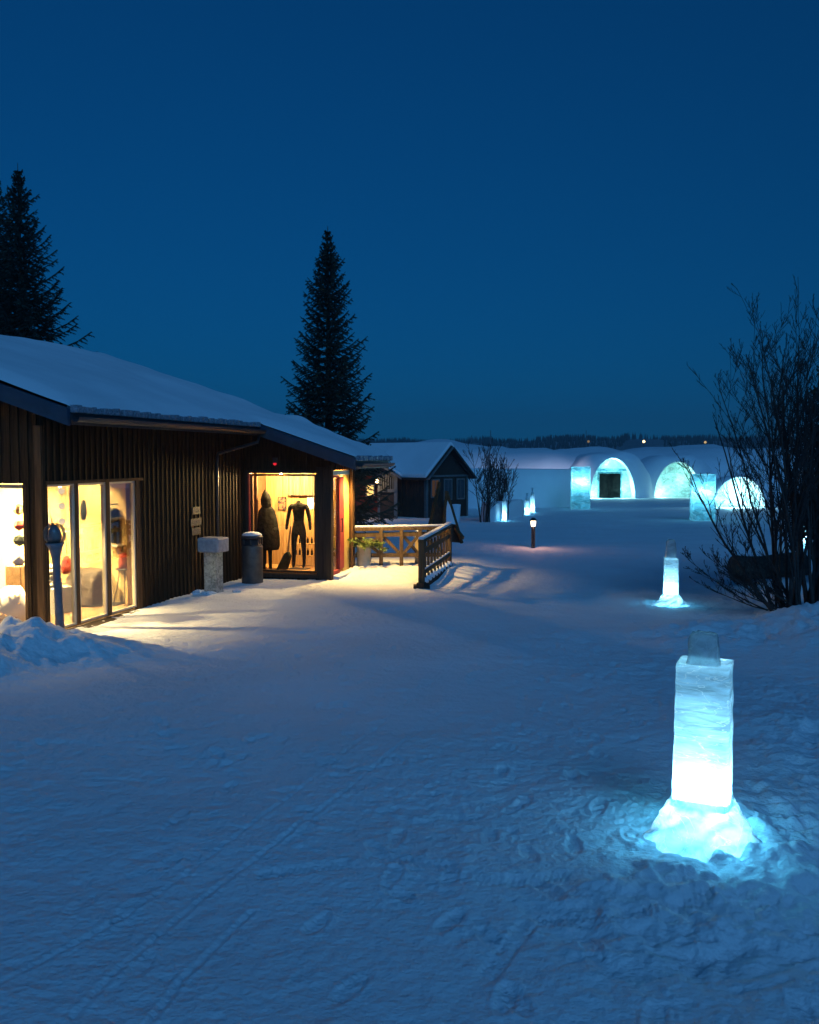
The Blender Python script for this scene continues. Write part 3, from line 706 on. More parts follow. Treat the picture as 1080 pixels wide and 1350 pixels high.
jo = [(0, 0, .90, .13, .09), (0, 0, 1.05, .115, .085), (0, 0, 1.22, .14, .095), (0, 0, 1.36, .12, .08), (0, 0, 1.44, .05, .05), (0, 0, 1.5, .042, .042),
      (.10, 0, .82, .085, .085), (.115, 0, .45, .055, .055), (.12, 0, .1, .037, .037), (.12, -.07, .035, .032, .025),
      (-.10, 0, .82, .085, .085), (-.115, 0, .45, .055, .055), (-.12, 0, .1, .037, .037), (-.12, -.07, .035, .032, .025),
      (.19, 0, 1.37, .055, .055), (.25, .0, 1.1, .042, .042), (.28, -.03, .85, .032, .032), (-.19, 0, 1.37, .055, .055), (-.25, 0, 1.1, .042, .042), (-.28, -.03, .85, .032, .032)]
skin('bodysuit', jo, [(0, 1), (1, 2), (2, 3), (3, 4), (4, 5), (0, 6), (6, 7), (7, 8), (8, 9), (0, 10), (10, 11), (11, 12), (12, 13), (3, 14), (14, 15), (15, 16), (3, 17), (17, 18), (18, 19)], BLACKC, bf, 2)
MB().box(-.22, -.16, 0, .22, .12, .012).build('base_plate', DARK, bf)
t_, s_, z_ = onS(373, 740, .5)
cs = thing('ski_case', 'slanted dark green case leaning between the two mannequins', 'case', W(t_, .5, BF), -ANG)
mb = MB(); mb.prism([(-.14, 0), (.10, 0), (.19, .30), (.13, .40), (.05, .36)], 'y', -.07, .07); mb.build('case_body', GREENC, cs, bevel=.02)
MB().beam((.12, 0, .38), (.19, 0, .95), .03).build('handle', TANC, cs)
for (px, py, w, h, lab, cm) in ((371.5, 664, .20, .30, 'dark framed print on the plank wall between the mannequins', ((.02, .02, .03), (.45, .16, .07))), (409, 662, .15, .32, 'white paper notice on the plank wall by the bodysuit', ((.7, .66, .5), (.9, .88, .8)))):
    t_, s_, z_ = onS(px, py, SB-.23); o = thing('wall_print', lab, 'print', W(t_, SB-.215, z_), -ANG, 'prints in the bay window')
    MB().box(-w/2, 0, -h/2, w/2, .012, h/2).build('backing', BLACKC if 'dark' in lab else WHITE, o)
    MB().box(-w/2+.015, -.003, -h/2+.015, w/2-.015, -.001, h/2-.015).build('picture', pmat('print', cm[0], cm[1], .6, 14, 0, p=(.45, .55)), o)
t_, s_, z_ = onS(398, 645, SB-.3)
o = tag(MB().add([(x_, .012*math.sin(k*1.9)+y_, z__) for z__ in (0, .62) for y_ in (0, .01) for k, x_ in enumerate(np.linspace(-.36, .30, 24))], [(i, i+1, i+49, i+48) for i in range(23)]+[(24+i, 72+i, 73+i, 25+i) for i in range(23)]).build('hanging_textile', pmat('striped_cloth', (.03, .03, .02), (.17, .15, .09), .9, (26, 1, 1), .1), None, True), 'grey green striped cloth hanging at the top right of the bay window', 'textile'); o.location = W(t_, SB-.29, 1.70); o.rotation_euler.z = -ANG
o = tag(MB().box(-.035, -.03, 0, .035, .03, 2.2).build('display_post', TRIM, None), 'dark upright wooden post at the left edge of the bay window', 'post'); t_, s_, z_ = onS(338, 700, .4); o.location = W(t_, .4, BF); o.rotation_euler.z = -ANG
t_, s_, z_ = onS(408, 740, 1.15)
sf = thing('low_shelf', 'low pine shelf with rows of bottles behind the bodysuit', 'shelf', W(t_-.02, 1.12, BF), -ANG)
for z in (.0, .24, .50): MB().box(-.34, -.1, z, .24, .1, z+.022).build('shelf', PINE, sf)
mb = MB(); mb.box(-.36, -.1, 0, -.341, .1, .55); mb.box(.241, -.1, 0, .26, .1, .55); mb.build('side_panels', PINE, sf)
rr = random.Random(8)
bp_ = MB(); bp_.lathe([(.022, 0), (.024, .09), (.01, .12), (.01, .15), (0, .15)], n=10); bo_ = None
words = ['far left', 'second from left', 'third from left', 'middle', 'third from right', 'second from right', 'far right']
for row, z in enumerate((.262, .522)):
    for k in range(6):
        o = bp_.build('bottle', [BLACKC, REDC, pmat('blue_bottle', (.05, .08, .3), (.08, .12, .4), .3, 5, 0)][rr.randrange(3)], None, True) if bo_ is None else bo_.copy()
        if bo_ is None: bo_ = o
        else: COL.objects.link(o)
        o.location = W(t_-.02-.28+k*.095, 1.10, BF+z+.001); tag(o, f'small bottle, {["first", "second", "third", "fourth", "fifth", "last"][k]} from the left on the {["middle", "top"][row]} board of the low pine shelf', 'bottle', 'bottles on the low pine shelf')

# ------------------------------------------------------------------ terrace railing, pot, trash can, posts
RAILW = woodmat('rail_wood', (.06, .04, .02), (.125, .085, .046), 'z', 8)
def snowcap(mb_, a, b, w, h): mb_.beam(Vector(a)+Vector((0, 0, h/2)), Vector(b)+Vector((0, 0, h/2)), w, h)
A0 = on_z(556, 776, .0); A1 = on_z(592, 750, .06)
sr = thing('side_railing', 'near slatted wooden railing with snowy handrail at the edge of the terrace', 'railing', (A0.x, A0.y, 0), 0)
def inv(o, p): return Vector(p)-Vector(o.location)
dirv = (A1-A0); dirv.z = 0; LN = dirv.length; dirv.normalize()
def rp(k, z): return dirv*(k*LN)+Vector((0, 0, z))
for k, h in ((0, .90), (1, 1.0)): MB().beam(rp(k, -.05), rp(k, h), .11, .11, up=dirv).build('post', RAILW, sr, bevel=.008)
MB().beam(rp(-.02, .93), rp(1.02, 1.03), .13, .05).build('handrail', RAILW, sr, bevel=.006)
mb = MB(); mb.beam(rp(-.02, .985), rp(1.02, 1.085), .12, .055); mb.build('snow_cap', SNOW, sr, bevel=.022)
MB().beam(rp(0, .72), rp(1, .80), .04, .10).build('rail', RAILW, sr); MB().beam(rp(0, .30), rp(1, .38), .04, .09).build('rail', RAILW, sr)
mb = MB(); mb.beam(rp(0.02, .36), rp(1, .44), .05, .035); mb.build('snow_cap', SNOW, sr, bevel=.012)
for k in np.linspace(.11, .89, 8): MB().beam(rp(k, .05), rp(k, .90), .035, .085, up=dirv).build('baluster', RAILW, sr)
mb = MB().beam(rp(-.05, .06), rp(1.02, .12), .14, .12); mb.build('base_beam', WALLD, sr)
mb = MB(); rr = random.Random(5)
for k in np.linspace(.05, .95, 9): mb.lathe([(.09, 0), (.10, .04), (.07, .09), (0, .11)], rp(k, .10+.05*k), 10, .15, int(k*50))
mb.build('snow_heap', SNOW, sr, True)
mb = MB().box(-.16, -.13, -.03, .16, .13, .07); mb.build('base_block', WALLD, sr, bevel=.01)
# back railing with a cross brace
B0 = W(KB+.02, SB-.02); B1 = Vector((A1.x-.02, A1.y+.10, 0)); B0.z = B1.z = .13
br = thing('back_railing', 'lit wooden railing with crossed braces behind the potted twigs', 'railing', B0, 0)
dv = B1-B0; LB = dv.length; dv.normalize()
def bp(k, z): return dv*(k*LB)+Vector((0, 0, z))
MB().beam(bp(0, .80), bp(1, .84), .09, .07).build('handrail', RAILW, br, bevel=.006); MB().beam(bp(.0, .865), bp(.97, .905), .08, .05).build('snow_cap', SNOW, br, bevel=.018)
MB().beam(bp(0, .68), bp(1, .72), .035, .10).build('rail', RAILW, br); MB().beam(bp(0, .22), bp(1, .24), .035, .09).build('rail', RAILW, br)
for k in (.28, .50, .70, .99): MB().beam(bp(k, -.12), bp(k, .80), .085, .085, up=dv).build('post', RAILW, br, bevel=.006)
nrm = Vector((-dv.y, dv.x, 0))
for a, b in (((.52, .66), (.68, .26)), ((.68, .66), (.52, .26)), ((.02, .66), (.27, .26)), ((.27, .66), (.02, .26)), ((.72, .66), (.97, .26)), ((.97, .66), (.72, .26)), ((.30, .66), (.48, .26))):
    mb = MB(); o_ = nrm*(.03 if a[1] > b[1] and a[0] < b[0] else -.03); mb.beam(bp(a[0], a[1])+o_, bp(b[0], b[1])+o_, .03, .07); mb.build('brace', RAILW, br)
# light wooden post on the terrace beside the railing
p = on_z(551, 742, .1)
o = thing('bollard_post', 'pale lit square post standing behind the near railing post', 'post', (p.x, p.y-.25, .10))
MB().box(-.07, -.07, 0, .07, .07, .62).build('shaft', pmat('pale_wood', (.5, .38, .2), (.6, .46, .26), .7, 6, .2), o, bevel=.01); MB().lathe([(.1, .622), (.07, .72), (.03, .80), (0, .85)], n=12, jit=.08).build('snow_cap', SNOW, o, True)
# pot with spruce twigs
p = on_z(480, 745, .13)
pot = thing('potted_twigs', 'pale cylindrical pot filled with green spruce twigs on the terrace', 'potted plant', (p.x, p.y, gz0(p.x, p.y)-.01))
MB().lathe([(.14, 0), (.15, .02), (.165, .42), (.185, .43), (.185, .47), (.165, .47), (.155, .40), (0, .40)], n=28).build('pot', pmat('pot_clay', (.60, .52, .36), (.7, .62, .44), .7, 9, .3), pot, True)
def needles(mb, a, b, L, n, rr, w=.006, r=.05):
    a = Vector(a); b = Vector(b); d = (b-a).normalized(); x = d.orthogonal().normalized(); y = d.cross(x)
    for k in range(n):
        f = k/n; p = a.lerp(b, f); an = rr.uniform(0, 6.28); o = x*math.cos(an)+y*math.sin(an)
        tip = p+o*L*rr.uniform(.7, 1.1)*(1-.4*f)+d*L*.7; sd = d.cross(o)*w
        i = len(mb.v); mb.v += [tuple(p-sd), tuple(p+sd), tuple(tip)]; mb.f.append((i, i+1, i+2))
mb = MB(); st = MB(); rr = random.Random(21)
for k in range(44):
    a = rr.uniform(0, 6.28); e = rr.uniform(.1, .8); L = rr.uniform(.35, .64)
    d = Vector((math.cos(a)*math.cos(e)*1.25, math.sin(a)*math.cos(e), math.sin(e)*.8)); b0 = Vector((0, 0, .42))
    p1 = b0+d*L*.5; p2 = b0+d*L+Vector((0, 0, -.14*math.cos(e)))
    st.tube([b0, p1, p2], [.008, .006, .003], 4); needles(mb, b0+d*.08, p1, .06, 55, rr, .008); needles(mb, p1, p2, .055, 80, rr, .008)
    for q in range(4):
        f = rr.uniform(.2, .9); c = p1.lerp(p2, f); e2 = c+(d.cross(Vector((0, 0, 1))).normalized()*rr.choice((-1, 1))+d).normalized()*.15; needles(mb, c, e2, .045, 30, rr, .008)
st.build('stems', BARK, pot); mb.build('twigs', pmat('fresh_needles', (.10, .16, .03), (.22, .28, .07), .7, 8, 0), pot)
# trash can
p = on_z(333, 768)
tc = thing('trash_can', 'grey cylindrical trash can with dark slotted lid and snow on top', 'trash can', (p.x, p.y, -.02))
GREY = pmat('grey_steel', (.06, .058, .055), (.10, .095, .088), .45, 7, .1, metallic=.3)
MB().lathe([(.205, 0), (.215, .02), (.215, .76), (.205, .78), (0, .78)], n=36).build('bin_body', GREY, tc, True)
mb = MB(); mb.lathe([(.20, .782), (.20, .81), (.17, .815), (.17, .90), (0, .90)], n=30)
for k in range(8):
    a = k*math.pi/4; mb.beam((math.cos(a)*.2, math.sin(a)*.2, .80), (math.cos(a)*.2, math.sin(a)*.2, .93), .03, .03)
mb.build('lid', DARK, tc, True); mb = MB(); mb.lathe([(.17, .925), (.22, .93), (.225, .96), (.2, .985), (0, .99)], n=30); mb.build('hood', DARK, tc, True)
MB().lathe([(.205, .988), (.20, 1.01), (.13, 1.05), (0, 1.065)], n=28, jit=.02).build('snow_cap', SNOW, tc, True)
# ice post with a snow block on it
p = on_z(282, 781)
ip = thing('capped_ice_post', 'clear ice post with a square snow block cap beside the dark wall', 'ice post', (p.x, p.y, gz0(p.x, p.y)-.02), -ANG-.1)
mb = MB(); mb.sections([(0, 0, 0, .17, .17)]+[(0, 0, z, .155, .155) for z in np.linspace(.05, .78, 6)], 4); me = mb.build('ice_column', icemat('unlit_ice', (.72, .74, .74), tr=.30, streak=(14, 14, 14), dark=.45, diff=.6), ip); me.rotation_euler.z = R(45); me.scale = (1.15, 1.15, 1)
MB().box(-.225, -.2, .785, .225, .2, 1.06).build('snow_block', pmat('grey_ice_block', (.30, .30, .32), (.42, .42, .44), .6, 14, .5), ip, bevel=.03)
mb = MB(); rr = random.Random(6)
for k in range(16):
    a = rr.uniform(0, 6.28); r_ = rr.uniform(.22, .5); h = rr.uniform(.03, .09); mb.lathe([(h*1.2, 0), (h, h*.6), (0, h)], (math.cos(a)*r_, math.sin(a)*r_*.8, 0), 7, .3, k)
mb.build('snow_chunks', SNOW, ip)
# pole with a glass globe
p = at(80, 838, 12.0)
gp = thing('globe_post', 'slim grey post flaring into a clear glass globe beside the near windows', 'post lamp', (p.x, p.y, gz0(p.x, p.y)-.1), 0)
zt = at(75, 716, 12.0).z-gp.location.z
PGREY = pmat('weathered_post', (.17, .14, .15), (.24, .20, .21), .6, 12, .3)
MB().lathe([(.058, 0), (.056, .3), (.05, zt*.55), (.048, zt*.78), (.058, zt*.86), (.085, zt*.95), (.125, zt), (.118, zt+.005), (.06, zt-.02), (0, zt-.02)], n=20).build('shaft', PGREY, gp, True)
mb = MB(); mb.lathe([(.05, 0), (.075, .03), (.088, .10), (.078, .17), (.045, .23), (.02, .25), (0, .255)], (0, 0, zt-.01), 20); mb.build('lamp_core', PGREY, gp, True)
mb = MB(); mb.lathe([(.15*math.sin(a), .15-.15*math.cos(a)) for a in np.linspace(.45, math.pi, 14)], (0, 0, zt-.03), 28); mb.build('globe', glassmat('globe_glass', (.9, .88, .84), .9, .05), gp, True)
gp.rotation_euler.y = R(-2.0)

# ------------------------------------------------------------------ ice lanterns
def ice_body(w, h, top_w, seed, d=None, cap=True, z0=0):
    rr = random.Random(seed); mb = MB(); n = 18; d = d or w; base = 0
    def ring(z, a, b):
        # rounded square ring of 16 points
        pts = []
        for k in range(24):
            an = 2*math.pi*(k+.5)/24; c, s = math.cos(an), math.sin(an); p = .16
            x = math.copysign(abs(c)**p, c)*a; y = math.copysign(abs(s)**p, s)*b
            pts.append((x+rr.uniform(-.0015, .0015)*w*8, y, z))
        return pts
    zs = np.linspace(z0, h, n)
    for z in zs:
        f = z/h; ww = w*(1-f)+top_w*f; wob = 1+.004*math.sin(z*7+seed); mb.v += ring(z, ww/2*wob, ww/2*wob*(d/w))
    for i in range(n-1):
        for k in range(24):
            a = i*24+k; b = i*24+(k+1) % 24; mb.f.append((a, b, b+24, a+24))
    if cap: mb.f.append(tuple((n-1)*24+k for k in range(24)))
    return mb
def skirt(r0, r1, h, seed):
    mb = MB(); n = 64; rings = 13; rr = random.Random(seed); ph = [rr.uniform(0, 6.28) for _ in range(6)]
    for i in range(rings):
        f = i/(rings-1)
        for k in range(n):
            a = 2*math.pi*k/n; sq = 1/(abs(math.cos(a))**6+abs(math.sin(a))**6)**(1/6); z = h*(1-f)**.9+.03*h*math.sin(5*a+f*7+ph[5])*(0 < f < 1); r = r0*(sq*(1-f)+f)+(r1-r0)*(f**1.3)+.03*math.sin(f*9+ph[4]+2*a)*f*(1-f)*4*r1
            r *= 1+f*(.12*math.sin(3*a+ph[0])+.09*math.sin(5*a+ph[1])+.07*math.sin(9*a+ph[2]))+.035*math.sin(13*a+ph[3]+i*1.9)*(f > 0)+rr.uniform(-.02, .02)*(f > 0)
            mb.v.append((r*math.cos(a), r*math.sin(a), z+(.012*math.sin(7*a+i*1.3) if 0 < i < rings-1 else 0)-(.03 if i == rings-1 else 0)))
    for i in range(rings-1):
        for k in range(n):
            a = i*n+k; b = i*n+(k+1) % n; mb.f.append((a, b, b+n, a+n))
    return mb
SKIRT = icemat('icy_snow', (.66, .86, .95), tr=.36, streak=(7, 7, 10), dark=.42, diff=.35, spec=.5, tint=(.22, .75, 1))
def lantern(pos, w, h, th, tw, label, power, seed, rz=0, r1=None, top='block', grp='lit ice lanterns'):
    o = thing('ice_lantern', label, 'ice lantern', pos, rz, grp)
    ice_body(w, h, w*.93, seed, z0=h*.225, cap=top != 'bottle').build('ice_block', ICE, o, True)
    if th:
        mb = MB(); rr = random.Random(seed)
        if top == 'bottle': mb.lathe([(tw*.5, 0), (tw*.5, th*.3), (tw*.22, th*.45), (tw*.2, th*.8), (tw*.28, th), (0, th)], n=12)
        else:
            for z, f in ((0, 1.12), (th*.12, 1.0), (th*.5, .93), (th*.85, .88), (th*.97, .74), (th, .5)):
                for k in range(12):
                    a = 2*math.pi*(k+.5)/12; c, s = math.cos(a), math.sin(a)
                    mb.v.append((math.copysign(abs(c)**.4, c)*tw/2*f+rr.uniform(-.01, .01), math.copysign(abs(s)**.4, s)*tw/2*f, z+rr.uniform(-.008, .008)*(z > 0)))
            for i in range(5):
                for k in range(12):
                    a = i*12+k; b = i*12+(k+1) % 12; mb.f.append((a, b, b+12, a+12))
            mb.f.append(tuple(60+k for k in range(12)))
        t = mb.build('ice_cap', ICE if top == 'bottle' else ICECLEAR, o, True); t.location = (-w*.03, 0, h-.004)
    skirt(w*.508, r1 or w*1.15, h*.265, seed).build('snow_skirt', SKIRT, o, True)
    lamp(o, (0, 0, h*.19), power*.27, CYAN, w*.16); lamp(o, (0, 0, h*.31), power*.78, CYAN, w*.16); lamp(o, (0, 0, h*.70), power*.05, CYAN, w*.2)
    return o
lantern((PIL1.x, PIL1.y, gz0(PIL1.x, PIL1.y)-.02), .36, 1.20, .20, .205, 'tallest nearest glowing ice pillar at lower right with a flared icy base', 7, 3, R(-24), .365)
lantern((PIL2.x, PIL2.y, gz0(PIL2.x, PIL2.y)-.02), .24, .84, .32, .17, 'glowing ice pillar in the middle distance left of the bare bush', 4.5, 9, R(-10), .30)
for px, py, w, h, lab, sd in ((665, 687, .20, .95, 'bottle shaped ice light at the end of the low snow wall', 2), (695, 679, .24, .8, 'shorter of the two ice lights standing close together', 4), (702, 676, .24, 1.05, 'taller of the two ice lights standing close together', 5)):
    p = gpt(px, py); lantern((p.x, p.y, gz0(p.x, p.y)-.02), w, h, .45, w*.8, lab, 6, sd, 0, w*.62, 'bottle')
p = gpt(1056, 722); lantern((p.x, p.y, gz0(p.x, p.y)-.02), .26, .8, .2, .2, 'small ice light glimpsed low through the branches of the bare bush', 6, 6, 0, .3)
def ice_tower(px, py, w, h, label, zl, power, seed):
    p = gpt(px, py); o = thing('ice_tower', label, 'ice block', (p.x, p.y, gz0(p.x, p.y)-.03), rng.uniform(-.2, .1), 'tall ice blocks before the ice hall')
    ice_body(w, h*.46, w*.98, seed, cap=False).build('lower_block', ICEB, o, True)
    b = ice_body(w*.97, h*.34, w*.97, seed+1, cap=False).build('middle_block', ICEB, o, True); b.location.z = h*.463
    b = ice_body(w*.99, h*.19, w*.98, seed+2).build('top_block', ICEB, o, True); b.location.z = h*.806
    lamp(o, (-w*.15, -w*.28, h*zl), power*.42, (.26, .74, .96), w*.15); lamp(o, (w*.22, -w*.30, h*(zl-.02)), power*.22, (.26, .74, .96), w*.12)
    return o
ice_tower(765, 671, 1.2, 2.75, 'tall glowing ice block left of the arched doorway', .66, 42, 11)
ice_tower(926, 686, 1.1, 2.3, 'tall glowing ice block in front of the second arch', .62, 32, 14)

# ------------------------------------------------------------------ bollard lamp
p = gpt(703, 722)
bl = thing('bollard_lamp', 'slim dark bollard with a small warm glowing head on the open snow', 'bollard lamp', (p.x, p.y, gz0(p.x, p.y)-.02))
MB().lathe([(.055, 0), (.055, .60), (.08, .62), (0, .62)], n=16).build('shaft', DARK, bl, True)
MB().lathe([(.055, .622), (.07, .70), (.07, .78), (0, .78)], n=14).build('lamp_glass', emat('lamp_glass', (1, .78, .5), 5), bl, True)
MB().lathe([(.10, .782), (.10, .80), (.05, .86), (0, .87)], n=14).build('lamp_cap', DARK, bl, True)
lamp(bl, (.0, -.12, .66), 2.2, (1, .5, .32), .03)

# ------------------------------------------------------------------ spruces
def spruce(name, label, loc, Ht, Rb, seed, z0=1.0, grp='spruces', nw=None, curve=.9, dens=1.0, lean=0):
    o = thing(name, label, 'spruce', loc, 0, grp)
    rr = random.Random(seed); tr = MB(); tr.tube([(lean*z/Ht, 0, z) for z in np.linspace(0, Ht, 8)], list(np.linspace(.02*Ht, .008, 8)), 8); tr.build('trunk', BARK, o, True)
    nd = MB(); br = MB(); z = z0; sp = .026*Ht
    def frond(a, b, w, hang):
        # flat comb of needle blades along a shoot
        a = Vector(a); b = Vector(b); d = b-a; L = d.length
        if L < .02: return
        d.normalize(); sd = d.cross(Vector((0, 0, 1))).normalized(); n = max(4, int(L/.035*dens))
        for k in range(n):
            f = (k+rr.random())/n; p = a.lerp(b, f); ww = w*(1-.55*f)*rr.uniform(.6, 1.2)
            for s_ in (-1, 1):
                tip = p+sd*s_*ww+d*ww*.9+Vector((0, 0, -hang*ww*rr.uniform(.2, 1.4)))
                q = d*.018+Vector((0, 0, .008))
                i = len(nd.v); nd.v += [tuple(p-q), tuple(p+q), tuple(tip)]; nd.f.append((i, i+1, i+2))
            i = len(nd.v); tip = p+Vector((0, 0, -ww*hang*rr.uniform(.4, 1.0)))+d*ww*.5; nd.v += [tuple(p-d*.02), tuple(p+d*.02), tuple(tip)]; nd.f.append((i, i+1, i+2))
    while z < Ht*.985:
        f = (z-z0)/(Ht-z0); L0 = Rb*(1-f)**curve*(1+.10*math.sin(z*7.3+seed))+.02
        nb = int(9+4*(1-f)); a0 = rr.uniform(0, 6.28)
        for k in range(nb):
            an = a0+2*math.pi*k/nb+rr.uniform(-.25, .25); L = L0*rr.uniform(.55, 1.15)*(1 if f < .9 else .8)
            dx, dy = math.cos(an), math.sin(an); droop = .32*(1-f)+.02
            pts = []; up0 = .05+.5*f
            for q in range(6):
                g = q/5; zz = z+L*(up0*g-droop*g*1.5*(1-g*.55)+.22*g*g*g)+rr.uniform(-.01, .01)
                pts.append(Vector((lean*z/Ht+dx*L*g, dy*L*g, zz)))
            br.tube(pts, list(np.linspace(.008+.007*L, .003, 6)), 3, False)
            for q in range(5):
                frond(pts[q], pts[q+1], .05+.06*L, .7)
            m = int(3+L*6)
            for q in range(m):
                g = .18+.80*(q+rr.random()*.7)/m; i = min(4, int(g*5)); p = pts[i].lerp(pts[i+1], g*5-i)
                sl = L*(.38*(1-g)+.10)*rr.uniform(.6, 1.15); sg = 1 if q % 2 else -1; ta = an+sg*rr.uniform(.6, 1.0)
                frond(p, p+Vector((math.cos(ta)*sl, math.sin(ta)*sl, -sl*rr.uniform(.15, .55))), .075, 1.0)
        z += sp*rr.uniform(.75, 1.2)*(1-.35*f)
    nd.v.append((lean, 0, Ht+.12)); i = len(nd.v)-1
    frond((lean, 0, Ht-.25), (lean, 0, Ht+.05), .06, .2)
    br.build('branches', BARK, o); nd.build('needles', NEEDLE, o)
    return o
def ground_loc(px, Y): x = (px-540)/1200*Y; return (x, Y, gz0(x, Y)-.05)
D = 27.0; spruce('spruce_tree', 'tall spruce behind the far end of the shop roof, alone against the sky', ground_loc(434, D), at(434, 300, D).z+.12, 1.92, 5, z0=.9, curve=.82, dens=1.15)
D = 29.0; spruce('spruce_tree', 'spruce at the left edge whose whole right side shows above the roof', ground_loc(34, D), at(36, 224, D).z+.4, 2.6, 12, z0=3, curve=.88, dens=1.3)
D = 31.0; spruce('spruce_tree', 'spruce cut off by the left edge of the picture', ground_loc(4, D), at(2, 226, D).z+.3, 2.3, 19, z0=4, curve=.85)
D = 16.0; spruce('spruce_tree', 'dark ragged spruce cut by the right edge, behind the bare bush', ground_loc(1108, D), 4.7, .85, 27, z0=1.2, curve=.5, dens=.8)

# ------------------------------------------------------------------ bare bushes
def bush(name, label, loc, Ht, spread, nst, seed, bias=(0, 0), lowl=0, left=0, th=.026, depth=3, grp='bare bushes', twig_r=.0035):
    o = thing(name, label, 'bush', loc, 0, grp); rr = random.Random(seed); st = MB(); tw = MB()
    def grow(p, d, L, r, lv):
        n = 6 if lv == 0 else 4; pts = [p]; q = p.copy(); dd = d.copy()
        for k in range(n):
            dd = (dd+Vector((rr.uniform(-.13, .13), rr.uniform(-.13, .13), .05+rr.uniform(-.03, .06)*(1 if lv else .6)))).normalized(); q = q+dd*L/n; pts.append(q.copy())
        rs = [max(twig_r, r*(1-.78*k/n)) for k in range(n+1)]
        (st if lv == 0 else tw).tube(pts, rs, 5 if lv == 0 else 3, False)
        if lv < depth:
            m = [10, 6, 4][lv] if lv < 3 else 2
            for k in range(m):
                f = rr.uniform(.22 if lv == 0 else .15, .97); i = min(n-1, int(f*n)); c = pts[i].lerp(pts[i+1], f*n-i)
                ax = Vector((rr.uniform(-1, 1), rr.uniform(-1, 1), rr.uniform(-.2, .2))).normalized()
                nd_ = (dd+ax*rr.uniform(.35, .8)).normalized()
                grow(c, nd_, L*rr.uniform(.22, .46)*(1.05-.45*f), max(twig_r, rs[i]*.55), lv+1)
    for k in range(nst):
        a = rr.uniform(0, 6.28); e = rr.uniform(0, 1)**.7*spread
        d = Vector((math.cos(a)*math.sin(e)+bias[0]*rr.random(), math.sin(a)*math.sin(e)*.7+bias[1], math.cos(e))).normalized()
        p = Vector((rr.uniform(-1, 1)*.35*Ht/5, rr.uniform(-1, 1)*.22, 0)); grow(p, d, Ht*rr.uniform(.7, 1.0)*(1-.15*e), th*rr.uniform(.6, 1.25), 0)
    for k in range(left):
        e = R(rr.uniform(8, 36)); d = Vector((-math.sin(e), rr.uniform(-.25, .25), math.cos(e))).normalized(); grow(Vector((rr.uniform(-.5, .0), rr.uniform(-.2, .2), .02)), d, Ht*rr.uniform(.74, 1.0)*(1-.42*e), th*rr.uniform(.5, .9), 0)
    for k in range(lowl):
        e = R(rr.uniform(42, 84)); d = Vector((-math.sin(e), rr.uniform(-.3, .3), math.cos(e))).normalized(); grow(Vector((rr.uniform(-.4, .2), rr.uniform(-.2, .2), .02)), d, Ht*rr.uniform(.22, .36), th*.4, 0)
    st.build('stems', TWIG, o, True); tw.build('twigs', TWIG, o)
    return o
p = on_z(1050, 800, .2); D = p.y
bush('bare_bush', 'big leafless many stemmed bush at the right edge', (p.x+.05, D, gz0(p.x, D)-.08), 4.75, .27, 25, 4, left=8, bias=(-.05, 0), lowl=12, th=.034)
for px, Y, h, sd, lab in ((640, 43, 3.6, 3, 'leafless bush right beside the dark cabin gable'), (664, 46, 3.2, 8, 'leafless bush standing before the long snow wall')):
    x = (px-540)/1200*Y; bush('bare_bush', lab, (x, Y, gz0(x, Y)-.1), h, .20, 12, sd, th=.03, depth=2, twig_r=.009)
# fallen log behind the bush
p = at(1006, 751, 17.2)
lg = thing('fallen_log', 'thick dark log lying behind the stems of the big bare bush', 'log', (p.x, p.y, gz0(p.x, p.y)+.28), R(8))
mb = MB(); mb.tube([(x_, 0, .03*x_) for x_ in (-.60, -.56, -.3, 0, .35, .8)], [.235, .26, .225, .215, .25, .27], 20); mb.build('log_bark', BARK, lg, True)
MB().beam((-.45, 0, -.12), (-.2, 0, -.42), .12).build('branch_stub', BARK, lg); MB().beam((.35, 0, -.2), (.5, .05, -.5), .13).build('branch_stub', BARK, lg)

# ------------------------------------------------------------------ cabins
CAB = woodmat('cabin_board', (.030, .024, .022), (.055, .042, .036)); CTR = pmat('cabin_trim', (.07, .09, .10), (.11, .13, .14), .6, 6, .1)
REDW = woodmat('red_board', (.16, .03, .025), (.24, .05, .04))
c = gpt(562, 683); CZ = gz0(c.x, c.y)
cab = thing('gabled_cabin', 'dark gabled cabin with snowy roof and three small windows', 'cabin', (c.x, c.y, CZ-.05), R(47))
# local: +x along the gable wall to the right/back, +y along the long wall to the left/back ; corner at origin
GW, GL, GH = 3.35, 7.0, 2.25
mb = MB()
def planks(mb, a, b, n, z0, zf, off):
    a = Vector(a); b = Vector(b); d = (b-a)/n
    for k in range(n):
        p0, p1 = a+d*k, a+d*(k+.86); z = min(zf(k/n), zf((k+.86)/n)); mb.beam((p0+p1)/2+Vector((0, 0, z0)), (p0+p1)/2+Vector((0, 0, z)), d.length*.86, .03, up=d.cross(Vector((0, 0, 1))))
mb.prism([(0, -.3), (GW, -.3), (GW, GH), (GW/2, GH+GW/2*.86), (0, GH)], 'y', 0, GL); mb.build('wall', CAB, cab)
mb = MB(); planks(mb, (.05, -.012, 0), (GW-.05, -.012, 0), 20, -.2, lambda f: GH-.05+(GW/2-abs(f-.5)*GW)*.80*0+.0, 0); planks(mb, (-.012, .05, 0), (-.012, GL, 0), 34, -.2, lambda f: GH-.05, 0); mb.build('cladding', CAB, cab)
mb = MB(); mb.box(-.05, -.05, -.2, .10, -.03, GH); mb.box(-.05, -.028, -.2, -.03, .10, GH); mb.box(GW-.1, -.05, -.2, GW+.03, -.03, GH); mb.box(.1, -.05, GH-.08, GW-.1, -.03, GH+.02); mb.build('corner_trim', CTR, cab)
ov = .28; e0 = GH-ov*.86
rf = MB(); 
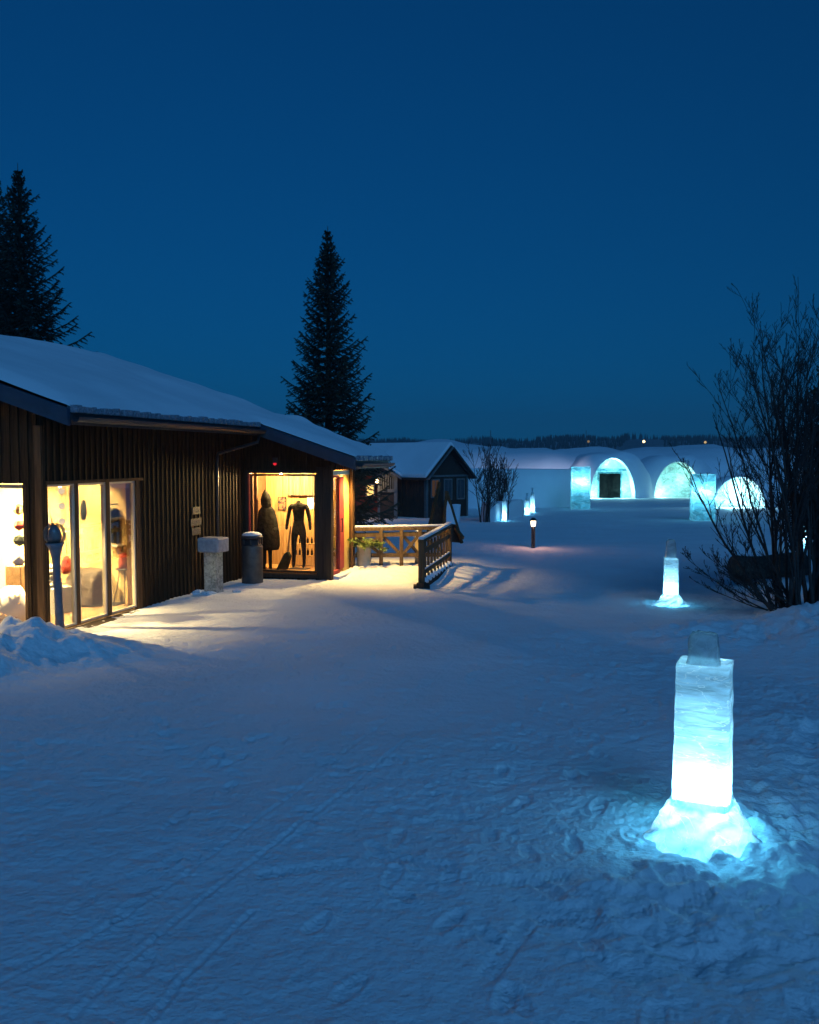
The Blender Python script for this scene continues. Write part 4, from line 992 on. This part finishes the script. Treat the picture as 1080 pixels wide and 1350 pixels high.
for sgn in (0, 1):
    xa, xb = (-ov, GW/2) if sgn == 0 else (GW+ov, GW/2)
    za, zb = e0, GH+GW/2*.86
    vs = [(x_, y_, z_+o_) for (x_, z_) in ((xa, za), (xb, zb)) for y_ in (-.35, GL+.3) for o_ in (.02, .12)]
    rf.add(vs, [(0, 1, 3, 2), (4, 6, 7, 5), (0, 4, 5, 1), (2, 3, 7, 6), (0, 2, 6, 4), (1, 5, 7, 3)])
rfo = rf.build('roof', CAB, cab)
sn = MB()
for sgn in (0, 1):
    xa, xb = (-ov-.03, GW/2) if sgn == 0 else (GW+ov+.03, GW/2)
    vs = [(x_, y_, z_+o_) for (x_, z_) in ((xa, e0-.02), (xb, GH+GW/2*.86)) for y_ in (-.30, GL+.3) for o_ in (.13, .36)]
    sn.add(vs, [(0, 1, 3, 2), (4, 6, 7, 5), (0, 4, 5, 1), (2, 3, 7, 6), (0, 2, 6, 4), (1, 5, 7, 3)])
sn.build('snow_cover', SNOWR, rfo, bevel=.08)
mb = MB()
for sgn in (0, 1):
    xa, xb = (-ov-.02, GW/2) if sgn == 0 else (GW+ov+.02, GW/2); mb.beam((xa, -.375, e0+.05), (xb, -.375, GH+GW/2*.86+.06), .045, .2, up=(0, 1, 0))
mb.build('bargeboard', CTR, rfo)
DG = glassmat('dark_glass', (.25, .3, .3), 1.0)
for k, x_ in enumerate((.38, 1.40, 2.45)):
    w_ = bpy.data.objects.new('window', None); COL.objects.link(w_); w_.parent = cab
    mb = MB(); a, b, z0_, z1_ = x_, x_+.55, 1.15-(.15 if k else 0), 2.0
    mb.box(a-.07, -.07, z0_-.07, a, -.035, z1_+.07); mb.box(b, -.07, z0_-.07, b+.07, -.035, z1_+.07); mb.box(a, -.07, z1_, b, -.035, z1_+.07); mb.box(a, -.07, z0_-.07, b, -.035, z0_); mb.box((a+b)/2-.015, -.065, z0_, (a+b)/2+.015, -.035, z1_)
    mb.build('frame', CTR, w_); MB().box(a, -.05, z0_, b, -.04, z1_).build('pane', pmat('dim_glass', (.03, .04, .05), (.05, .06, .07), .08, 3, 0) if k else emat('dim_lit_pane', (.8, .45, .3), .06), w_)
# red cabin with a porch and lamp
c = gpt(524, 684); RZ = gz0(c.x, c.y)
rc = thing('red_cabin', 'red boarded cabin with a dark porch, lit window and snowy roof', 'cabin', (c.x, c.y, RZ-.05), 0)
s_ = c.y/1200
XL = (440-524)*s_
mb = MB(); mb.box(XL, 1.6, -.3, (499-524)*s_, 5.5, 2.2); mb.build('wall', REDW, rc)
mb = MB(); n = 16
for k in range(n):
    x0 = XL+((499-524)*s_-XL)*k/n; mb.box(x0, 1.57, .3, x0+.09, 1.598, 2.2)
mb.build('cladding', REDW, rc)
MB().box(XL-.05, 1.5, -.3, (499-524)*s_, 1.598, .28).build('plinth', CTR, rc)
mb = MB(); mb.box((499-524)*s_, 0, -.3, 0, 5, 1.45); mb.build('porch_wall', CAB, rc)
MB().box((498-524)*s_, -.06, -.3, (501-524)*s_, -.005, 2.3).build('porch_post', CTR, rc); MB().box(-.17, -.08, -.3, 0, -.005, 2.35).build('porch_post', CTR, rc)
MB().box((499-524)*s_+.1, -.12, 1.42, -.1, .10, 1.56).build('porch_sill', CTR, rc)
mb = MB()
for k in range(6): x0 = (502-524)*s_+k*.12; mb.box(x0, 0, 1.56, x0+.05, .04, 2.4+.55*(1-k/6)*0)
mb.build('porch_slats', CTR, rc)
ridge_x = (480-524)*s_; zr_ = at(480, 598, c.y).z-RZ+.05; ze_ = at(529, 629, c.y).z-RZ+.05
slp = (zr_-ze_)/(-(ridge_x)+.2)
mb = MB()
for (xa, za, xb, zb) in ((.2, ze_, ridge_x, zr_), (ridge_x, zr_, ridge_x*2-.2, ze_)):
    vs = [(x_, y_, z_+o_) for (x_, z_) in ((xa, za), (xb, zb)) for y_ in (-.3, 6) for o_ in (-.12, 0)]
    mb.add(vs, [(0, 1, 3, 2), (4, 6, 7, 5), (0, 4, 5, 1), (2, 3, 7, 6), (0, 2, 6, 4), (1, 5, 7, 3)])
rro = mb.build('roof', CTR, rc)
mb = MB()
for (xa, za, xb, zb) in ((.22, ze_, ridge_x, zr_), (ridge_x, zr_, ridge_x*2-.22, ze_)):
    vs = [(x_, y_, z_+o_) for (x_, z_) in ((xa, za), (xb, zb)) for y_ in (-.26, 6) for o_ in (.005, .22)]
    mb.add(vs, [(0, 1, 3, 2), (4, 6, 7, 5), (0, 4, 5, 1), (2, 3, 7, 6), (0, 2, 6, 4), (1, 5, 7, 3)])
mb.build('snow_cover', SNOWR, rro, bevel=.06)
a, b = (482-524)*s_, (491-524)*s_
w_ = bpy.data.objects.new('window', None); COL.objects.link(w_); w_.parent = rc
MB().box(a, 1.53, 1.18, b, 1.56, 1.72).build('pane', emat('lit_pane', (1, .62, .18), 1.6), w_)
mb = MB(); mb.box(a-.06, 1.5, 1.12, a, 1.568, 1.78); mb.box(b, 1.5, 1.12, b+.06, 1.568, 1.78); mb.box(a, 1.5, 1.12, b, 1.568, 1.18); mb.box(a, 1.5, 1.72, b, 1.568, 1.78); mb.build('frame', FRAME, w_)
pp = at(497, 634, c.y-.35)
ll = thing('wall_lamp', 'small bright warm lamp on the porch of the red cabin', 'wall lamp', pp, 0)
MB().lathe([(0, -.12), (.07, -.08), (.085, 0), (.06, .06), (0, .09)], n=14).build('lamp_glass', emat('porch_lamp', (1, .62, .28), 14), ll, True)
mb = MB(); mb.lathe([(.11, .092), (.06, .15), (0, .17)], n=14); mb.beam((0, 0, .12), (.0, .34, .14), .03); mb.build('bracket', DARK, ll)
lamp(ll, (0, -.2, 0), 6, (1, .55, .22), .07)

# wooden A-frame stand with snow, snow filled tub
p = at(586, 690, 23.0); gzv = gz0(p.x, 23.0)
af = thing('plank_stand', 'two pointed leaning plank frames, one caked with snow, behind the railing', 'wooden stand', (p.x, 23.0, gzv-.03), 0)
k_ = 23.0/1200
def tri(name, pts, y0, y1, m, th=.06, parent=af):
    P = [Vector(((px-586)*k_, y, at(px, py, 23.0).z-gzv+.03)) for (px, py), y in zip(pts, (y0, y1, y0))]
    mb = MB(); off = Vector((0, th, 0)); vs = P+[q+off for q in P]; mb.add(vs, [(0, 1, 2), (3, 5, 4), (0, 3, 4, 1), (1, 4, 5, 2), (2, 5, 3, 0)]); return mb.build(name, m, parent)
tri('left_panel', ((565, 706), (580, 638), (590, 706)), -.1, .3, WALLD); tri('right_panel', ((583, 712), (589, 650), (607, 714)), -.35, .1, WALLD)
sp_ = tri('snow_crust', ((587.5, 688), (589, 652), (600, 690)), -.39, .05, SNOWW, .03)
mb = MB()
def P2(px, py, y): return Vector(((px-586)*k_, y, at(px, py, 23.0).z-gzv+.03))
mb.beam(P2(563, 708, -.14), P2(580, 636, .27), .07); mb.beam(P2(583, 712, -.42), P2(589, 648, .03), .07); mb.beam(P2(608, 714, -.42), P2(589, 648, .03), .06); mb.beam(P2(600, 696, -.3), P2(608, 706, -.7), .08)
mb.build('edge_boards', TRIM, af)
p = gpt(601, 690)
tb = thing('snowy_tub', 'white snow caked tub standing in front of the dark cabin', 'tub', (p.x, p.y, gz0(p.x, p.y)-.03))
s_ = p.y/1200
MB().lathe([(5.0*s_, 0), (5.5*s_, .3), (6.6*s_, 24*s_), (6.9*s_, 25*s_), (6.4*s_, 26*s_), (0, 26.5*s_)], n=22, jit=.02).build('tub_body', SNOWW, tb, True)

# ------------------------------------------------------------------ snow walls and the ice hall
def slab_wall(name, label, pts, h, th, parent=None, seg=1.0, noise=.06, seed=0):
    """free standing wall of packed snow along a polyline"""
    mb = MB(); P = [Vector(q) for q in pts]; L = []; 
    for a, b in zip(P[:-1], P[1:]):
        n = max(1, int((b-a).length/seg)); L += [a.lerp(b, k/n) for k in range(n)]
    L.append(P[-1])
    for i, q in enumerate(L):
        d = (L[min(i+1, len(L)-1)]-L[max(i-1, 0)]).normalized(); nx = Vector((-d.y, d.x, 0))
        g = gz0(q.x, q.y)-.2; jj = float(fbm(q.x*.7, q.y*.7, 2, seed))*noise
        for o_, z in ((-.5, 0), (-.52+jj, h*.5+.1), (-.46, h+.14+jj), (-.38, h+.2+jj), (.38, h+.2+jj), (.46, h+.14+jj), (.52, h*.5), (.5, 0)):
            mb.v.append(tuple(q+nx*th*o_+Vector((0, 0, g+z))))
    for i in range(len(L)-1):
        for k in range(7): a = i*8+k; mb.f.append((a, a+1, a+9, a+8))
    mb.f.append(tuple(range(8))); mb.f.append(tuple((len(L)-1)*8+k for k in reversed(range(8))))
    return tag(mb.build(name, SNOWW, None, True), label, 'snow wall', 'packed snow walls')
a = gpt(646, 690); b = gpt(692, 684)
slab_wall('snow_wall', 'knee high snow wall beside the bottle shaped ice light', [(a.x, a.y+1.4, 0), (b.x-.1, b.y+2.2, 0)], .92, .6, seg=.5, seed=1)
def pY(px, Y): return ((px-540)/1200*Y, Y, 0)
slab_wall('snow_wall', 'long tall flat faced snow wall left of the arches', [pY(595, 60), pY(752, 63)], 2.62, 2.0, seg=1.5, seed=3, noise=.1)
DH = 84.0; kx = DH/1200
def arch(w, h, n=28, p=.80, q=1.0):
    return [(w*math.copysign(abs(math.cos(a))**p, math.cos(a)), h*math.sin(a)**q) for a in np.linspace(0, math.pi, n)]
def vault(name, label, px, pw, ptop, Y, rec, extra=None, seed=0, thick=1.3, deep=None):
    k = Y/1200; x = (px-540)*k; g = gz0(x, Y); h = at(px, ptop, Y).z-g; w = pw*k/2
    o = thing(name, label, 'snow vault', (x, Y, g), 0, 'arched snow halls'); n = 28
    inn = arch(w, h, n, .98, 1.04); outr = arch(w+thick*1.3, h+thick*.45, n, .8, .85)
    mb = MB(); rows = [[(x_, 0, z_) for x_, z_ in inn], [(x_*1.01, -.02, z_) for x_, z_ in arch(w+.19*thick, h+.15*thick, n, .95, 1.0)], [(x_, .35, z_) for x_, z_ in outr], [(x_*(1+.08*thick), min(3, (deep or 9)*.6), z_*1.01) for x_, z_ in outr], [(x_*(1+.08*thick), deep or 6+6*thick, z_*1.0) for x_, z_ in outr]]
    for i, r_ in enumerate(rows):
        for x_, y_, z_ in r_: mb.v.append((x_, y_, z_-.3*(z_ < .01)+.34*min(1, thick)*float(fbm(x_*.7+seed, y_*.6+z_*.7, 3, seed))*(i > 1)))
    for i in range(4):
        for k2 in range(n-1): a = i*n+k2; mb.f.append((a, a+1, a+n+1, a+n))
    mb.build('outer_shell', SNOWW, o, True)
    mb = MB()
    for y_ in (0, rec*.5, rec): mb.v += [(x_*(1 if y_ == 0 else .985), y_, z_*(1 if y_ == 0 else .985)-.3*(z_ < .01)) for x_, z_ in inn]
    for i in range(2):
        for k2 in range(n-1): a = i*n+k2; mb.f.append((a, a+1, a+n+1, a+n))
    mb.build('tunnel_lining', SNOWW, o, True)
    mb = MB(); ii = [(x_*.985, z_*.985) for x_, z_ in inn]; mb.v += [(x_, rec-.01, z_-.3*(z_ < .01)) for x_, z_ in ii]; mb.f.append(tuple(range(n)))
    mb.build('ice_wall', ICEWALL, o)
    return o, w, h
TEAL = (.30, .84, .92)
v1, w1, h1 = vault('snow_vault', 'pointed arched snow hall entrance glowing around a dark door', 808, 60, 604, DH, 1.6, seed=1)
dw = 14*kx; dh = at(808, 625, DH).z-gz0(v1.location.x, DH)
dr = bpy.data.objects.new('door', None); COL.objects.link(dr); dr.parent = v1; dr.location = (.05, 1.45, 0)
HIDE = pmat('reindeer_hide', (.002, .002, .002), (.012, .010, .008), .95, 3.5, .8, p=(.45, .6), spec=.03)
for sgn in (-1, 1): MB().box(min(0, sgn*dw)+.01, -.04, 0, max(0, sgn*dw)-.01, .04, dh).build('leaf', HIDE, dr)
MB().box(-dw-.12, -.06, dh+.02, dw+.12, .06, dh+.2).build('lintel', ICEB, dr)
MB().box(-w1*.72, -.7, dh+.28, w1*.72, -.4, dh+.5).build('crossbeam', ICEB, dr)
MB().box(-dw-.14, -.06, 0, -dw-.015, .06, dh+.01).build('door_jamb', ICEB, dr); MB().box(dw+.015, -.06, 0, dw+.14, .06, dh+.01).build('door_jamb', ICEB, dr)
lamp(v1, (-w1*.66, .5, .35), 42, TEAL, .12); lamp(v1, (w1*.66, .6, .9), 30, TEAL, .12); lamp(v1, (0, .5, h1*.86), 30, TEAL, .12)
v2, w2, h2 = vault('snow_vault', 'blank arched snow hall with a pale green ice wall, right of the door arch', 894, 62, 609, DH+1, 1.2, seed=5)
lamp(v2, (-w2*.62, .35, .4), 24, (.42, .90, .76), .12); lamp(v2, (w2*.3, .2, h2*.5), 17, (.42, .90, .76), .12)
v3, w3, h3 = vault('snow_vault', 'brightest arched snow hall, seen through the branches of the big bare bush', 976, 66, 629, 60, 1.0, seed=8, thick=.22, deep=1.4)
lamp(v3, (w3*.25, .25, h3*.45), 42, (.5, .88, .95), .15); lamp(v3, (-w3*.5, -.6, .3), 50, (.3, .85, 1), .1)
# big snow hall mound behind
def hall():
    mb = MB(); xs = np.linspace(-40, 75, 150); ys = [DH+2.9, DH+3.0, DH+3.4, DH+4.3, DH+6.5, DH+10, DH+16, DH+24, DH+40, DH+44]
    prof = [0, .45, .62, .76, .90, .97, 1, .98, .6, 0]
    for j, y in enumerate(ys):
        for x in xs:
            top = at(540+x/DH*1200, 587, DH+14).z-gz0(x, DH)
            hump = .45*abs(math.sin(x*.22+1.2))+.9*float(fbm(x*.13, y*.1, 3, 6))
            z = gz0(x, DH)-.3+(top+hump-.15)*prof[j]+.5*float(fbm(x*.33, y*.3, 3, 2))*(0 < j < 9)
            mb.v.append((x, y+.3*math.sin(x*.35), z))
    n = len(xs)
    for j in range(len(ys)-1):
        for i in range(n-1): a = j*n+i; mb.f.append((a, a+1, a+n+1, a+n))
    return tag(mb.build('ice_hall', SNOWW, None, True), 'wide low snow covered hall stretching behind the glowing arches', 'snow hall')
hall()
fl = thing('floodlight', 'small floodlight behind the long snow wall', 'floodlight', (pY(742, 79)[0], 79, gz0(13, 79)+1.5))
MB().box(-.15, -.1, 0, .15, .1, .2).build('housing', DARK, fl); MB().beam((0, 0, 0), (0, 0, -1.4), .06).build('stand', DARK, fl)
lamp(fl, (0, .3, .2), 160, (.80, .76, .92), .1, 'SPOT', rot=(R(84), 0, R(4)), spot=R(95))

# ------------------------------------------------------------------ far shore
def far_hills():
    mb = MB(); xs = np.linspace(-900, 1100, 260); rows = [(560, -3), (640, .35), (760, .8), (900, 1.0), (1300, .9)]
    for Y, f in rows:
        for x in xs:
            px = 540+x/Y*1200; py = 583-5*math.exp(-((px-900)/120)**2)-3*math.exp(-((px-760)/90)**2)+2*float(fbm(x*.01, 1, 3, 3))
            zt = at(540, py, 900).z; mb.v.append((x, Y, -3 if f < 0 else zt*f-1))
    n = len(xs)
    for j in range(len(rows)-1):
        for i in range(n-1): a = j*n+i; mb.f.append((a, a+1, a+n+1, a+n))
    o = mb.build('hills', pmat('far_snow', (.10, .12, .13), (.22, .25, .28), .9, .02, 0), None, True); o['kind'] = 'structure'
far_hills()
def far_forest():
    mb = MB(); rr = random.Random(17)
    for k in range(5200):
        Y = rr.uniform(640, 900); px = rr.uniform(330, 1250); x = (px-540)/1200*Y
        f = float(np.interp(Y, [640, 760, 900], [.35, .8, 1.0])); base = 583-5*math.exp(-((px-900)/120)**2)-3*math.exp(-((px-760)/90)**2)
        z = at(540, base, 900).z*f-2.5; h = rr.uniform(4.5, 8)*(1+.5*float(vnoise(px*.03, 0, 3))); r_ = h*.17
        if float(vnoise(px*.02, Y*.004, 9)) > .25: continue
        i = len(mb.v); mb.v += [(x-r_, Y, z), (x+r_, Y, z), (x, Y+r_, z), (x, Y, z+h), (x, Y-r_, z)]; mb.f += [(i, i+4, i+3), (i+4, i+1, i+3), (i+1, i+2, i+3), (i+2, i, i+3)]
    o = mb.build('far_forest', pmat('far_needles', (.02, .03, .03), (.04, .05, .05), .9, .05, 0), None); o['kind'] = 'stuff'; o['label'] = 'hazy dark forest along the far shore'
far_forest()
def haze():
    m, t, o, N, L = nodes('haze'); v = N('VolumePrincipled'); v.inputs['Color'].default_value = (.70, .88, 1, 1); v.inputs['Density'].default_value = .0006; v.inputs['Anisotropy'].default_value = .1
    L(v.outputs[0], o.inputs['Volume']); MBX = MB().box(-1500, -60, -12, 1500, 1500, 70); h = MBX.build('haze', m, None); h['kind'] = 'stuff'; h['label'] = 'thin cold evening haze'
haze()
for px, py, e, lab in ((849, 582, 5.5, 'brighter yellow street light on the far shore'), (930, 583, .7, 'faint orange street light on the far shore seen at the bush'), (776, 582, .25, 'faint orange street light left of the yellow one')):
    Y = 400; P = at(px, py, Y); g = gz0(P.x, Y)
    o = thing('street_lamp', lab, 'street lamp', (P.x, Y, g-.2), 0, 'street lights on the far shore'); hh = P.z-g+.2
    MB().tube([(0, 0, 0), (0, 0, hh-.6)], .12, 6).build('pole', DARK, o); MB().lathe([(0, -.6), (.5, -.35), (.6, 0), (.4, .4), (0, .55)], (0, 0, hh), 10).build('lamp_head', emat('far_lamp', (1, .68, .3), e), o, True)
for px, top, Y in ((647, 568, 130), (773, 568, 150), (622, 575, 120)):
    P = at(px, top, Y); g = gz0(P.x, Y); o = thing('mast', {647: 'thin bare mast above the snow hall, behind the bare bushes', 773: 'thin mast above the snow hall, over the ice block', 622: 'short thin mast above the snow hall beside the cabin ridge'}[px], 'mast', (P.x, Y, g), 0, 'masts behind the snow hall')
    MB().tube([(0, 0, 0), (0, 0, P.z-g)], [.10, .05], 6).build('pole', PGREY, o); MB().lathe([(0, 0), (.09, .05), (0, .12)], (0, 0, P.z-g), 8).build('finial', PGREY, o)
